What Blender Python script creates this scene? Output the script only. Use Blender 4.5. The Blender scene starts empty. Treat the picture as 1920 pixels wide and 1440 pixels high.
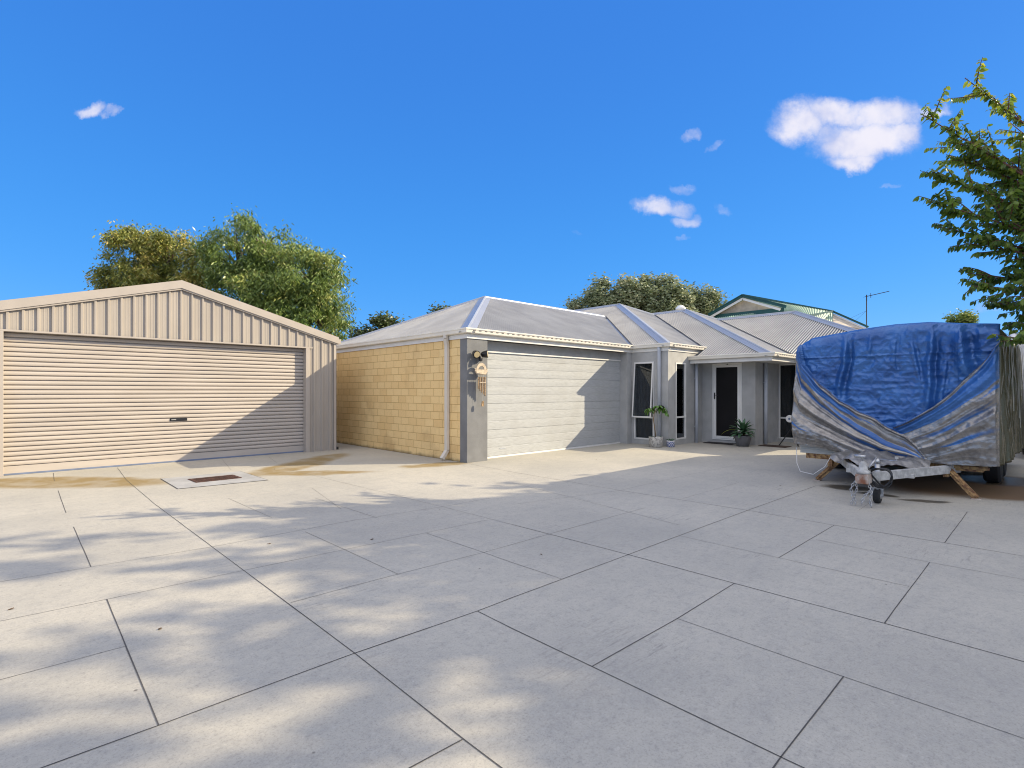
import bpy, bmesh, math, random
from mathutils import Vector, Matrix, noise
random.seed(7)
PI = math.pi
S = bpy.context.scene
C = S.collection
# ---------------------------------------------------------------- camera
TH = math.radians(46.255); FPX = 987.9; CAMH = 1.4
FW = (math.cos(TH), math.sin(TH)); RT = (math.sin(TH), -math.cos(TH))
cam = bpy.data.cameras.new('camera'); co = bpy.data.objects.new('camera', cam); C.objects.link(co)
co.location = (0, 0, CAMH); co.rotation_euler = (PI/2, 0, TH - PI/2)
cam.sensor_width = 36; cam.lens = 36*FPX/1920; cam.shift_y = (733.4-720)/1920; cam.clip_end = 2000; cam.clip_start = .05
S.camera = co
# ---------------------------------------------------------------- light
SA = .77; SS = .663
sd = Vector((1, -SA, SS)).normalized()
sun = bpy.data.lights.new('sun', 'SUN'); so = bpy.data.objects.new('sun', sun); C.objects.link(so)
sun.energy = 3.9; sun.angle = math.radians(.3); sun.color = (1, .85, .60)
so.rotation_euler = sd.to_track_quat('Z', 'Y').to_euler(); so.location = (20, -15, 30)
W = bpy.data.worlds.new('World'); S.world = W; W.use_nodes = True
S.view_settings.view_transform = 'Standard'; S.view_settings.look = 'None'; S.view_settings.gamma = 1
S.view_settings.exposure = .8
S.cycles.filter_width = 1.05

# ---------------------------------------------------------------- node helpers
class NT:
    def __init__(s, nt): s.nt = nt
    def n(s, t, **k):
        nd = s.nt.nodes.new(t)
        for a, b in k.items(): setattr(nd, a, b)
        return nd
    def setin(s, nd, i, v):
        if isinstance(v, bpy.types.NodeSocket): s.nt.links.new(v, nd.inputs[i])
        elif v is not None: nd.inputs[i].default_value = v
    def m(s, op, a, b=None, c=None, clamp=False):
        nd = s.n('ShaderNodeMath', operation=op); nd.use_clamp = clamp
        s.setin(nd, 0, a); s.setin(nd, 1, b); s.setin(nd, 2, c); return nd.outputs[0]
    def vm(s, op, a, b=None):
        nd = s.n('ShaderNodeVectorMath', operation=op); s.setin(nd, 0, a); s.setin(nd, 1, b)
        return nd.outputs['Value'] if op in ('DOT_PRODUCT', 'LENGTH') else nd.outputs[0]
    def mix(s, f, a, b, mode='MIX'):
        nd = s.n('ShaderNodeMix', data_type='RGBA', blend_type=mode)
        s.setin(nd, 0, f); s.setin(nd, 6, a if isinstance(a, bpy.types.NodeSocket) else (*a, 1)); s.setin(nd, 7, b if isinstance(b, bpy.types.NodeSocket) else (*b, 1))
        return nd.outputs[2]
    def ramp(s, v, a, b):
        nd = s.n('ShaderNodeMapRange', interpolation_type='SMOOTHSTEP'); s.setin(nd, 0, v); nd.inputs[1].default_value = a; nd.inputs[2].default_value = b
        return nd.outputs[0]
    def noise(s, vec, scale, detail=3, rough=.55):
        nd = s.n('ShaderNodeTexNoise'); nd.inputs['Scale'].default_value = scale; nd.inputs['Detail'].default_value = detail; nd.inputs['Roughness'].default_value = rough
        if vec is not None: s.setin(nd, 0, vec)
        return nd.outputs[0]
    def mapping(s, vec, loc=(0, 0, 0), rot=0, scale=(1, 1, 1), kind='POINT'):
        nd = s.n('ShaderNodeMapping', vector_type=kind); s.setin(nd, 0, vec)
        nd.inputs[1].default_value = loc; nd.inputs[2].default_value = (0, 0, rot); nd.inputs[3].default_value = scale
        return nd.outputs[0]
    def bump(s, h, strength=.3, dist=.01, normal=None):
        nd = s.n('ShaderNodeBump'); nd.inputs['Strength'].default_value = strength; nd.inputs['Distance'].default_value = dist
        s.setin(nd, 'Height', h)
        if normal is not None: s.setin(nd, 'Normal', normal)
        return nd.outputs[0]

def newmat(name):
    m = bpy.data.materials.new(name); m.use_nodes = True
    nt = NT(m.node_tree); b = m.node_tree.nodes['Principled BSDF']
    return m, nt, b
def mat(name, col, rough=.6, metal=0, var=.12, vscale=3, bump=0, bscale=60, bdist=.004, spec=.5, col2=None, obj=True, stretch=(1, 1, 1)):
    m, nt, b = newmat(name)
    tc = nt.n('ShaderNodeTexCoord').outputs['Object']
    if stretch != (1, 1, 1): tc = nt.mapping(tc, scale=stretch)
    n1 = nt.noise(tc, vscale, 5)
    c2 = col2 or tuple(c*(1-var*1.6) for c in col)
    c1 = tuple(min(1, c*(1+var*.5)) for c in col)
    nt.nt.links.new(nt.mix(nt.ramp(n1, .3, .7), c1, c2), b.inputs['Base Color'])
    b.inputs['Roughness'].default_value = rough; b.inputs['Metallic'].default_value = metal
    b.inputs['Specular IOR Level'].default_value = spec
    if bump:
        nt.nt.links.new(nt.bump(nt.noise(tc, bscale, 4, .7), bump, bdist), b.inputs['Normal'])
    return m

# ---------------------------------------------------------------- mesh helpers
class MB:
    def __init__(s): s.v = []; s.f = []; s.mi = []; s.k = 0; s.t = []
    def mset(s, k): s.k = k; return s
    def face(s, pts, tint=None):
        n = len(s.v); s.v += [tuple(p) for p in pts]; s.f.append(tuple(range(n, n+len(pts)))); s.mi.append(s.k)
        if tint is not None: s.t += [tint]*len(pts)
    def add(s, V, Fc):
        n = len(s.v); s.v += [tuple(p) for p in V]
        for f in Fc: s.f.append(tuple(i+n for i in f)); s.mi.append(s.k)
        return s
    def box(s, x0, x1, y0, y1, z0, z1):
        V = [(x, y, z) for z in (z0, z1) for y in (y0, y1) for x in (x0, x1)]
        return s.add(V, [(0, 2, 3, 1), (4, 5, 7, 6), (0, 1, 5, 4), (2, 6, 7, 3), (0, 4, 6, 2), (1, 3, 7, 5)])
    def bar(s, A, B, w, h, up=(0, 0, 1)):
        A = Vector(A); B = Vector(B); d = (B-A).normalized(); up = Vector(up)
        if abs(d.dot(up)) > .95: up = Vector((1, 0, 0))
        sx = d.cross(up).normalized()*w/2; sy = sx.cross(d).normalized()*h/2
        V = [P+a*sx+b*sy for P in (A, B) for a, b in ((-1, -1), (1, -1), (1, 1), (-1, 1))]
        return s.add(V, [(0, 1, 2, 3), (7, 6, 5, 4), (0, 4, 5, 1), (1, 5, 6, 2), (2, 6, 7, 3), (3, 7, 4, 0)])
    def tube(s, pts, r, n=8, caps=True):
        pts = [Vector(p) for p in pts]; rs = r if isinstance(r, (list, tuple)) else [r]*len(pts)
        V = []; ref = None
        for i, p in enumerate(pts):
            d = (pts[min(i+1, len(pts)-1)]-pts[max(i-1, 0)])
            d = d.normalized() if d.length > 1e-9 else Vector((0, 0, 1))
            if ref is None: ref = d.orthogonal().normalized()
            ref = (ref-d*ref.dot(d)); ref = ref.normalized() if ref.length > 1e-6 else d.orthogonal().normalized()
            b = d.cross(ref)
            for k in range(n):
                a = 2*PI*k/n; V.append(p+(ref*math.cos(a)+b*math.sin(a))*rs[i])
        Fc = []
        for i in range(len(pts)-1):
            for k in range(n):
                a = i*n+k; b2 = i*n+(k+1) % n; Fc.append((a, b2, b2+n, a+n))
        if caps: Fc.append(tuple(range(n-1, -1, -1))); Fc.append(tuple(range(len(V)-n, len(V))))
        return s.add(V, Fc)
    def lathe(s, c, prof, n=32, axis='z'):
        V = []
        for r, z in prof:
            for k in range(n):
                a = 2*PI*k/n; x, y = r*math.cos(a), r*math.sin(a)
                V.append((c[0]+x, c[1]+y, c[2]+z) if axis == 'z' else ((c[0]+x, c[1]+z, c[2]+y) if axis == 'y' else (c[0]+z, c[1]+x, c[2]+y)))
        Fc = [(i*n+k, i*n+(k+1) % n, (i+1)*n+(k+1) % n, (i+1)*n+k) for i in range(len(prof)-1) for k in range(n)]
        Fc += [tuple(range(n-1, -1, -1)), tuple(range(len(V)-n, len(V)))]
        return s.add(V, Fc)
    def grid(s, P):
        nr = len(P); nc = len(P[0]); V = [p for r in P for p in r]
        return s.add(V, [(i*nc+j, i*nc+j+1, (i+1)*nc+j+1, (i+1)*nc+j) for i in range(nr-1) for j in range(nc-1)])
    def prism(s, poly, a, b, axis='x'):
        def P(u, v, w): return (w, u, v) if axis == 'x' else ((u, w, v) if axis == 'y' else (u, v, w))
        n = len(poly); V = [P(u, v, a) for u, v in poly]+[P(u, v, b) for u, v in poly]
        return s.add(V, [tuple(range(n-1, -1, -1)), tuple(range(n, 2*n))]+[(i, (i+1) % n, (i+1) % n+n, i+n) for i in range(n)])
    def build(s, name, mats, parent=None, smooth=False, bevel=0, fix=True, tattr='tint'):
        me = bpy.data.meshes.new(name); me.from_pydata(s.v, [], s.f); 
        if not isinstance(mats, (list, tuple)): mats = [mats]
        for m in mats: me.materials.append(m)
        if len(mats) > 1: me.polygons.foreach_set('material_index', s.mi)
        if s.t and len(s.t) == len(s.v):
            at = me.attributes.new(tattr, 'FLOAT', 'POINT'); at.data.foreach_set('value', s.t)
        if fix:
            bm = bmesh.new(); bm.from_mesh(me); bmesh.ops.recalc_face_normals(bm, faces=bm.faces); bm.to_mesh(me); bm.free()
        if smooth: me.polygons.foreach_set('use_smooth', [True]*len(me.polygons))
        me.update()
        o = bpy.data.objects.new(name, me); C.objects.link(o)
        if bevel:
            md = o.modifiers.new('bevel', 'BEVEL'); md.width = bevel; md.segments = 2; md.limit_method = 'ANGLE'
        if parent: o.parent = parent
        return o
def tag(o, label=None, cat=None, group=None, kind=None):
    for k, v in (('label', label), ('category', cat), ('group', group), ('kind', kind)):
        if v: o[k] = v
    return o
def thing(name, label, cat, loc=(0, 0, 0), group=None):
    o = bpy.data.objects.new(name, None); C.objects.link(o); o.location = loc; o.empty_display_size = .2
    return tag(o, label, cat, group)
def local(o, parent):            # keep world placement of a mesh built in world coordinates
    pl = Vector(parent.location)
    return o
class Rel:                        # builds world-coordinate meshes under a root that stands elsewhere
    def __init__(s, root): s.r = root
    def __call__(s, mb, name, mats, parent=None, **k):
        l = s.r.location
        mb.v = [(p[0]-l[0], p[1]-l[1], p[2]-l[2]) for p in mb.v]
        return mb.build(name, mats, parent or s.r, **k)
def interp(tab, x):
    tab = sorted(tab)
    if x <= tab[0][0]: return tab[0][1]
    for (a, b), (c, d) in zip(tab, tab[1:]):
        if x <= c: return b+(d-b)*(x-a)/(c-a)
    return tab[-1][1]
def nz(x, y=0, z=0): return noise.noise(Vector((x, y, z)))
def G(px, py):                    # ground survey of the photographed yard: pixel -> ground point (planning aid)
    u = (px-960)/FPX; t = CAMH*FPX/(py-733.4)
    return ((FW[0]+RT[0]*u)*t, (FW[1]+RT[1]*u)*t)

def at(px, py, d): 
    u = (px-960)/FPX; return ((FW[0]+RT[0]*u)*d, (FW[1]+RT[1]*u)*d, CAMH-(py-733.4)/FPX*d)

# ---------------------------------------------------------------- sky
def build_world():
    nt = NT(W.node_tree); W.node_tree.nodes.clear()
    out = nt.n('ShaderNodeOutputWorld'); bg = nt.n('ShaderNodeBackground'); nt.nt.links.new(bg.outputs[0], out.inputs[0])
    sky = nt.n('ShaderNodeTexSky', sky_type='NISHITA'); sky.sun_disc = False
    sky.sun_elevation = math.asin(sd.z); sky.sun_rotation = math.atan2(sd.x, sd.y)
    sky.air_density = 1.0; sky.dust_density = .25; sky.ozone_density = 3.0; sky.altitude = 0
    bg.inputs[1].default_value = .15
    d = nt.n('ShaderNodeTexCoord').outputs['Generated']
    f = nt.vm('DOT_PRODUCT', d, (FW[0], FW[1], 0)); r = nt.vm('DOT_PRODUCT', d, (RT[0], RT[1], 0)); z = nt.vm('DOT_PRODUCT', d, (0, 0, 1))
    fm = nt.m('MAXIMUM', f, .05); u = nt.m('DIVIDE', r, fm); v = nt.m('DIVIDE', z, fm)
    cb = nt.n('ShaderNodeCombineXYZ'); nt.setin(cb, 0, u); nt.setin(cb, 1, v); uv = cb.outputs[0]
    nA = nt.n('ShaderNodeTexNoise'); nA.inputs['Scale'].default_value = 9; nA.inputs['Detail'].default_value = 7; nA.inputs['Roughness'].default_value = .6; nt.setin(nA, 0, uv)
    off = nt.vm('SUBTRACT', nA.outputs['Color'], (.5, .5, .5))
    sc = nt.n('ShaderNodeVectorMath', operation='SCALE'); nt.setin(sc, 0, off); sc.inputs[3].default_value = .10
    nB = nt.noise(uv, 40, 6, .65)
    wuv = nt.vm('ADD', uv, sc.outputs[0])
    # direction (photo px), half sizes, tilt, density
    cl = [(1500, 232, 62, 44, -.1, 1), (1565, 212, 75, 34, 0, 1), (1655, 215, 80, 38, .05, 1), (1625, 268, 105, 46, .12, 1.15), (1570, 262, 62, 32, -.2, .8), (1600, 305, 62, 22, .1, 1),
          (1745, 203, 42, 12, .25, .8), (1770, 192, 12, 16, .5, .6), (1690, 255, 45, 35, .3, 1),
          (1222, 384, 48, 22, -.15, .85), (1272, 388, 34, 20, 0, .7), (1285, 412, 32, 16, .25, .7), (1272, 346, 34, 12, -.2, .38),
          (1304, 254, 26, 13, .35, .5), (1350, 277, 20, 11, .6, .38), (1365, 392, 20, 12, -.6, .3), (1282, 450, 16, 7, 0, .35), (1663, 355, 24, 6, .1, .3),
          (165, 208, 34, 15, .1, .8), (210, 213, 30, 10, .1, .6), (1085, 428, 22, 7, 0, .22), (1860, 575, 60, 12, 0, .3)]
    tot = None
    for px, py, a, b, rot, den in cl:
        m = nt.mapping(wuv, ((px-960)/FPX, (733.4-py)/FPX, 0), rot, (a/FPX*1.12, b/FPX*1.12, 1), 'TEXTURE')
        l = nt.vm('LENGTH', m)
        k = nt.m('MULTIPLY', nt.ramp(l, 1.25, .25), den)
        tot = k if tot is None else nt.m('MAXIMUM', tot, k)
    dens = nt.m('ADD', tot, nt.m('MULTIPLY', nt.m('SUBTRACT', nB, .5), .7))
    dens = nt.m('MULTIPLY', nt.ramp(nt.m('MULTIPLY', dens, nt.ramp(tot, 0, .3)), .03, 1.15), .97)
    dens = nt.m('MULTIPLY', dens, nt.ramp(f, .05, .2))
    hs = nt.n('ShaderNodeHueSaturation'); nt.setin(hs, 'Color', sky.outputs[0]); hs.inputs['Saturation'].default_value = 1.3; hs.inputs['Value'].default_value = 1.0
    shade = nt.noise(uv, 14, 3)
    cc = nt.mix(nt.ramp(nt.m('ADD', shade, nt.m('MULTIPLY', tot, .35)), .45, .95), (2.1, 2.3, 3.3), (3.5, 3.4, 3.75))
    grad = nt.mix(nt.ramp(z, .0, .62), (.055/.26, .355/.26, .95/.26), (.046/.26, .225/.26, .77/.26))
    blue = nt.mix(.86, hs.outputs[0], grad)
    # unseen pale cloud veil added behind and above the camera to brighten the shade
    hi = nt.ramp(nt.m('ADD', nt.m('MULTIPLY', f, -.9), nt.m('MULTIPLY', z, 1.0)), .12, .75)
    hi = nt.m('MULTIPLY', hi, nt.ramp(z, .05, .45))
    vn = nt.noise(nt.mapping(d, scale=(1, 1, 1.6)), 3.2, 6, .6)
    hi = nt.m('MULTIPLY', hi, nt.ramp(vn, .25, .6))
    blue = nt.mix(hi, blue, (6.3, 6.05, 5.95))
    nt.nt.links.new(nt.mix(dens, blue, cc), bg.inputs[0])
build_world()

# ---------------------------------------------------------------- materials
def concrete_mat():
    m, nt, b = newmat('concrete_paving')
    tc = nt.n('ShaderNodeTexCoord').outputs['Object']
    n1 = nt.noise(tc, .5, 5); n2 = nt.noise(tc, 90, 3, .8); n3 = nt.noise(nt.mapping(tc, rot=.5, scale=(1, 6, 1)), 2.2, 5, .7)
    col = nt.mix(nt.ramp(n1, .3, .7), (.475, .445, .375), (.375, .357, .31))
    n4 = nt.noise(tc, 7, 6, .75); n5 = nt.noise(tc, 28, 4, .8)
    col = nt.mix(nt.m('MULTIPLY', nt.ramp(n4, .42, .72), .38), col, (.28, .27, .25))
    col = nt.mix(nt.m('MULTIPLY', nt.ramp(n5, .50, .72), .38), col, (.22, .21, .195))
    col = nt.mix(nt.m('MULTIPLY', nt.ramp(n5, .45, .25), .30), col, (.64, .61, .55))
    col = nt.mix(nt.m('MULTIPLY', nt.ramp(n3, .45, .8), .3), col, (.33, .32, .30))
    col = nt.mix(nt.m('MULTIPLY', nt.ramp(n2, .50, .68), .45), col, (.20, .19, .17))
    col = nt.mix(nt.m('MULTIPLY', nt.ramp(n2, .42, .25), .35), col, (.66, .62, .55))
    vo = nt.n('ShaderNodeTexVoronoi'); vo.inputs['Scale'].default_value = 3.1; nt.setin(vo, 0, tc)
    col = nt.mix(nt.m('MULTIPLY', nt.ramp(vo.outputs['Distance'], .035, .015), .75), col, (.09, .08, .07))
    # brushed scuffs
    sc = nt.noise(nt.mapping(tc, rot=-.7, scale=(3, 26, 1)), 1.4, 4, .7); scm = nt.noise(tc, .9, 2)
    col = nt.mix(nt.m('MULTIPLY', nt.m('MULTIPLY', nt.ramp(sc, .52, .66), nt.ramp(scm, .52, .66)), .4), col, (.17, .165, .16))
    # rust and damp stains lying on the paving
    nv = nt.n('ShaderNodeTexNoise'); nv.inputs['Scale'].default_value = 1.3; nv.inputs['Detail'].default_value = 5; nt.setin(nv, 0, tc)
    o = nt.n('ShaderNodeVectorMath', operation='SCALE'); nt.setin(o, 0, nt.vm('SUBTRACT', nv.outputs['Color'], (.5, .5, .5))); o.inputs[3].default_value = .55
    wc = nt.vm('ADD', tc, o.outputs[0])
    def blob(p0, p1, w, soft=.25):
        ax, ay = G(*p0); bx, by = G(*p1); L = math.hypot(bx-ax, by-ay)
        mp = nt.mapping(wc, ((ax+bx)/2, (ay+by)/2, 0), math.atan2(by-ay, bx-ax), (L/2+w*.3, w, 1), 'TEXTURE')
        return nt.ramp(nt.vm('LENGTH', mp), 1+soft, 1-soft)
    def total(L):
        t = None
        for a in L:
            k = blob(*a); t = k if t is None else nt.m('MAXIMUM', t, k)
        return t
    ye = total([((-90, 904), (310, 905), .50), ((470, 893), (640, 852), .42), ((470, 890), (690, 884), .25), ((760, 876), (868, 868), .3)])
    yn = nt.noise(tc, 2.5, 5)
    col = nt.mix(nt.m('MULTIPLY', ye, nt.m('ADD', .55, nt.m('MULTIPLY', nt.ramp(yn, .35, .6), .40))), col, (.235, .165, .06))
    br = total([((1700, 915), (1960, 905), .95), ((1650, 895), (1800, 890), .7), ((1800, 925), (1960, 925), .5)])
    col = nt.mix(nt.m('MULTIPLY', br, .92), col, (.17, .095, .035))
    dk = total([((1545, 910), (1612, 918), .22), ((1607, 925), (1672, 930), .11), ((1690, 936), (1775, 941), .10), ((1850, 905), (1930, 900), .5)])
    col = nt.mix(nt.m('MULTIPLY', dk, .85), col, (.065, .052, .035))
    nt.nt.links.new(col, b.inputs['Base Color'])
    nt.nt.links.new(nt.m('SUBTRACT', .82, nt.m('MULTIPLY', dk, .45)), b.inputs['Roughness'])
    nt.nt.links.new(nt.bump(n2, .35, .003, nt.bump(n3, .2, .004)), b.inputs['Normal'])
    return m
M = {}
M['concrete'] = concrete_mat()
M['joint'] = mat('joint_dark', (.085, .08, .075), .9)
M['joint_thin'] = mat('joint_sawcut', (.16, .15, .135), .9)
M['joint_pale'] = mat('joint_pale', (.62, .58, .5), .9)
M['soil'] = mat('soil', (.18, .15, .1), .95, var=.3, bump=.5, bscale=8)
M['shed'] = mat('shed_sheet_beige', (.385, .345, .30), .42, var=.05, vscale=1.5, stretch=(3, 3, .6))
M['shed_trim'] = mat('shed_trim_beige', (.42, .375, .33), .4, var=.04)
M['door_beige'] = mat('roller_door_beige', (.47, .42, .37), .42, var=.06, vscale=1.2, stretch=(.6, 1, 4))
M['seal'] = mat('rubber_seal', (.16, .20, .30), .6)
M['black'] = mat('black_plastic', (.018, .018, .02), .35, var=.2)
M['dark'] = mat('dark_steel', (.04, .038, .036), .6, var=.3)
M['white'] = mat('white_powdercoat', (.78, .77, .74), .35, var=.04)
M['gutter'] = mat('cream_gutter', (.84, .80, .71), .35, var=.05, vscale=1.5)
M['render_dark'] = mat('darker_grey_render', (.20, .203, .207), .9, var=.10, vscale=3, bump=.6, bscale=110, bdist=.005)
M['render'] = mat('grey_render', (.43, .43, .42), .9, var=.07, vscale=4, bump=.5, bscale=130, bdist=.004)
M['render_pale'] = mat('pale_grey_render', (.43, .43, .415), .9, var=.06, vscale=4, bump=.5, bscale=130, bdist=.004)
M['roof'] = mat('pale_roof_sheet', (.40, .395, .38), .38, var=.07, vscale=1.3, metal=.05)
def roof_mat():
    m, nt, b = newmat('pale_corrugated_sheet'); tc = nt.n('ShaderNodeTexCoord').outputs['Object']
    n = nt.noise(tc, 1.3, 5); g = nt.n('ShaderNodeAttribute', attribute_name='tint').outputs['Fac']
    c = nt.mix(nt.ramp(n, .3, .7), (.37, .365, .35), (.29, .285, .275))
    c = nt.mix(nt.m('MULTIPLY', g, .85), c, (.09, .095, .11))  # troughs coloured darker, painting in the shade between the ribs
    nt.nt.links.new(c, b.inputs['Base Color']); b.inputs['Roughness'].default_value = .42; return m
M['roofc'] = roof_mat()
M['cap'] = mat('roof_cap', (.38, .395, .42), .3, var=.04, metal=.1)
M['pipe'] = mat('grey_downpipe', (.50, .53, .58), .4, var=.05)
M['pipe_cream'] = mat('cream_downpipe', (.66, .61, .53), .4, var=.05)
M['soffit'] = mat('soffit_board', (.66, .65, .62), .8)
def brick_mat():
    m, nt, b = newmat('cream_brick')
    tc = nt.n('ShaderNodeTexCoord').outputs['Object']; sx = nt.n('ShaderNodeSeparateXYZ'); nt.setin(sx, 0, tc)
    cb = nt.n('ShaderNodeCombineXYZ'); nt.setin(cb, 0, nt.m('ADD', sx.outputs[1], .05)); nt.setin(cb, 1, sx.outputs[2])
    br = nt.n('ShaderNodeTexBrick'); nt.setin(br, 0, cb.outputs[0]); br.offset = .37; br.offset_frequency = 2; br.squash = 1
    br.inputs['Scale'].default_value = 1; br.inputs['Mortar Size'].default_value = .005; br.inputs['Mortar Smooth'].default_value = .3
    br.inputs['Brick Width'].default_value = .315; br.inputs['Row Height'].default_value = .162; br.inputs['Bias'].default_value = -.2
    br.inputs['Color1'].default_value = (.86, .62, .29, 1); br.inputs['Color2'].default_value = (.78, .53, .23, 1); br.inputs['Mortar'].default_value = (.46, .27, .08, 1)
    n = nt.noise(tc, 35, 5, .7); n0 = nt.noise(tc, .9, 4)
    c = nt.mix(nt.m('MULTIPLY', nt.ramp(n, .5, .75), .35), br.outputs[0], (.42, .27, .12))
    c = nt.mix(nt.m('MULTIPLY', nt.ramp(n0, .52, .75), .45), c, (.36, .21, .085))
    # mossy dirt along the foot of the wall
    ft = nt.m('MULTIPLY', nt.ramp(nt.m('ADD', sx.outputs[2], nt.m('MULTIPLY', nt.noise(tc, 4, 4), .12)), .14, .05), .75)
    c = nt.mix(ft, c, (.10, .075, .035))
    nt.nt.links.new(c, b.inputs['Base Color']); b.inputs['Roughness'].default_value = .9
    h = nt.m('ADD', nt.m('MULTIPLY', br.outputs['Fac'], -1), nt.m('MULTIPLY', n, .25))
    nt.nt.links.new(nt.bump(h, .6, .006), b.inputs['Normal'])
    return m
M['brick'] = brick_mat()
def gdoor_mat():
    m, nt, b = newmat('garage_door_woodgrain')
    tc = nt.n('ShaderNodeTexCoord').outputs['Object']
    n = nt.noise(nt.mapping(tc, scale=(2.2, 1, 45)), 3, 5, .7); n1 = nt.noise(tc, 1.6, 4)
    c = nt.mix(nt.m('MULTIPLY', nt.ramp(n, .42, .66), .75), (.45, .465, .47), (.31, .32, .325))
    c = nt.mix(nt.m('MULTIPLY', nt.ramp(n1, .45, .75), .35), c, (.34, .335, .32))
    nt.nt.links.new(c, b.inputs['Base Color']); b.inputs['Roughness'].default_value = .45
    nt.nt.links.new(nt.bump(n, .45, .004), b.inputs['Normal'])
    return m
M['gdoor'] = gdoor_mat()
def glass_mat(name, tint):
    m, nt, b = newmat(name); m.node_tree.nodes.remove(b)
    tc = nt.n('ShaderNodeTexCoord').outputs['Object']; bp = nt.bump(nt.noise(tc, 1.2, 2), .05, .01)
    t = nt.n('ShaderNodeBsdfTransparent'); t.inputs[0].default_value = (*tint, 1); g = nt.n('ShaderNodeBsdfGlossy'); g.inputs['Roughness'].default_value = .02; g.inputs[0].default_value = (.9, .92, .95, 1)
    nt.nt.links.new(bp, g.inputs['Normal']); fr = nt.n('ShaderNodeFresnel'); fr.inputs[0].default_value = 1.6; mx = nt.n('ShaderNodeMixShader')
    nt.nt.links.new(nt.m('MULTIPLY', fr.outputs[0], 1.3, clamp=True), mx.inputs[0]); nt.nt.links.new(t.outputs[0], mx.inputs[1]); nt.nt.links.new(g.outputs[0], mx.inputs[2]); nt.nt.links.new(mx.outputs[0], m.node_tree.nodes['Material Output'].inputs[0])
    return m
M['glass'] = glass_mat('window_glass', (.45, .48, .50))
M['room'] = mat('dark_room_lining', (.03, .03, .032), .9)
M['screen'] = mat('flyscreen_mesh', (.010, .009, .010), .55, var=.3, vscale=.8, spec=.2)
M['curtain'] = mat('curtain', (.42, .41, .39), .9)

# ---------------------------------------------------------------- ground
g = MB(); g.box(-250, 300, -250, 300, -.6, -.1); tag(g.build('ground', M['soil']), kind='structure')
g = MB(); g.box(-9, 26, -9, 24, -.09, 0); tag(g.build('driveway', M['concrete']), kind='structure')
J = MB()
def jl(pts, w=.010, k=0):
    J.mset(k); P = [G(*p) for p in pts]
    for (x0, y0), (x1, y1) in zip(P, P[1:]):
        L = math.hypot(x1-x0, y1-y0); n = max(2, int(L/.25)); nx, ny = -(y1-y0)/L, (x1-x0)/L
        A = []; 
        for i in range(n+1):
            t = i/n; x = x0+(x1-x0)*t; y = y0+(y1-y0)*t; o = .003*nz(x*3, y*3, 5); ww = w*(.75+.6*abs(nz(x*9, y*9, 1)))/2
            A.append([(x+nx*(o-ww), y+ny*(o-ww), .002), (x+nx*(o+ww), y+ny*(o+ww), .002)])
        J.grid(A)
for p in ([(220, 877), (237, 900), (290, 945), (665, 1225), (870, 1387), (940, 1440), (1010, 1495)],
          [(60, 1447), (298, 1360), (665, 1225), (895, 1146), (960, 1121), (1054, 1086), (1178, 1040), (1402, 957), (1530, 911)],
          [(880, 870), (960, 885), (1165, 920), (1402, 957), (1565, 985), (1771, 1018), (1920, 1043), (2100, 1073)],
          [(1178, 1040), (1377, 1094), (1658, 1169), (1920, 1241), (2100, 1290)],
          [(895, 1146), (960, 1179), (1110, 1250), (1465, 1420), (1600, 1485)],
          [(1110, 1250), (1270, 1160), (1377, 1094)], [(1582, 1269), (1465, 1420), (1440, 1455)], [(1743, 1055), (1658, 1169)],
          [(1564, 985), (1460, 1046)], [(1814, 960), (1771, 1018)], [(867, 1387), (760, 1445)], [(200, 1124), (240, 1222), (298, 1360)],
          [(109, 920), (124, 962)], [(138, 988), (171, 1063)], [(100, 887), (102, 902)], [(960, 983.5), (1178, 1040)]):
    jl(p, .0065, 0)
for p in ([(0, 1091), (172, 1063), (400, 1025), (655, 977), (820, 952), (920, 934)], [(0, 1165), (200, 1124), (455, 1070), (650, 1030), (915, 975)],
          [(545, 1130), (745, 1077), (907, 1036), (1035, 1000), (1210, 952)], [(0, 1275), (235, 1212)], [(427, 934), (510, 971)], [(591, 934), (710, 972)],
          [(572, 997), (747, 1077)], [(800, 1000), (907, 1036), (960, 1055), (1054, 1086)], [(1270, 1160), (1582, 1269), (1920, 1385)],
          [(1275, 1005), (1460, 1046), (1705, 1100)], [(1530, 1012), (1745, 1055), (1920, 1087)], [(1632, 942), (1610, 957)], [(1280, 935), (1385, 905)],
          [(532, 878), (610, 897), (730, 926), (832, 951), (960, 983.5)], [(417, 862), (433, 881)], [(504, 857), (519, 868)], [(960, 905), (1100, 940), (1275, 985)],
          [(960, 946), (1160, 920), (1270, 895), (1380, 872)], [(585, 915), (640, 955)]):
    jl(p, .0045, 1)
jl([(0, 974), (290, 945), (585, 915), (750, 890), (860, 872)], .007, 2)
tag(J.build('driveway_joints', [M['joint'], M['joint_thin'], M['joint_pale']]), kind='structure')

# drain
dr = thing('drain', 'rusty slotted grate in a square of grey concrete before the shed', 'drain', (2.38, 9.4, 0)); R_ = Rel(dr)
M['drainc'] = mat('drain_concrete', (.36, .36, .355), .85, var=.12, bump=.4, bscale=50)
M['rust'] = mat('rusty_iron', (.10, .045, .03), .8, var=.4, vscale=20)
q = [G(302, 898), G(334, 917), G(502, 900.5), G(450, 884)]
def inset(q, k):
    cx = sum(p[0] for p in q)/4; cy = sum(p[1] for p in q)/4
    return [(cx+(x-cx)*k, cy+(y-cy)*k) for x, y in q]
gr = [G(352, 899.5), G(368, 906), G(454, 897), G(436, 891)]
b = MB(); z = .006; qo = [(x, y, z) for x, y in q]; qi = [(x, y, z) for x, y in gr]
for i in range(4): b.face([qo[i], qo[(i+1) % 4], qi[(i+1) % 4], qi[i]])
R_(b, 'surround', M['drainc'])
b = MB(); qq = inset(q, 1.02); q2 = inset(q, .995)
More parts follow.
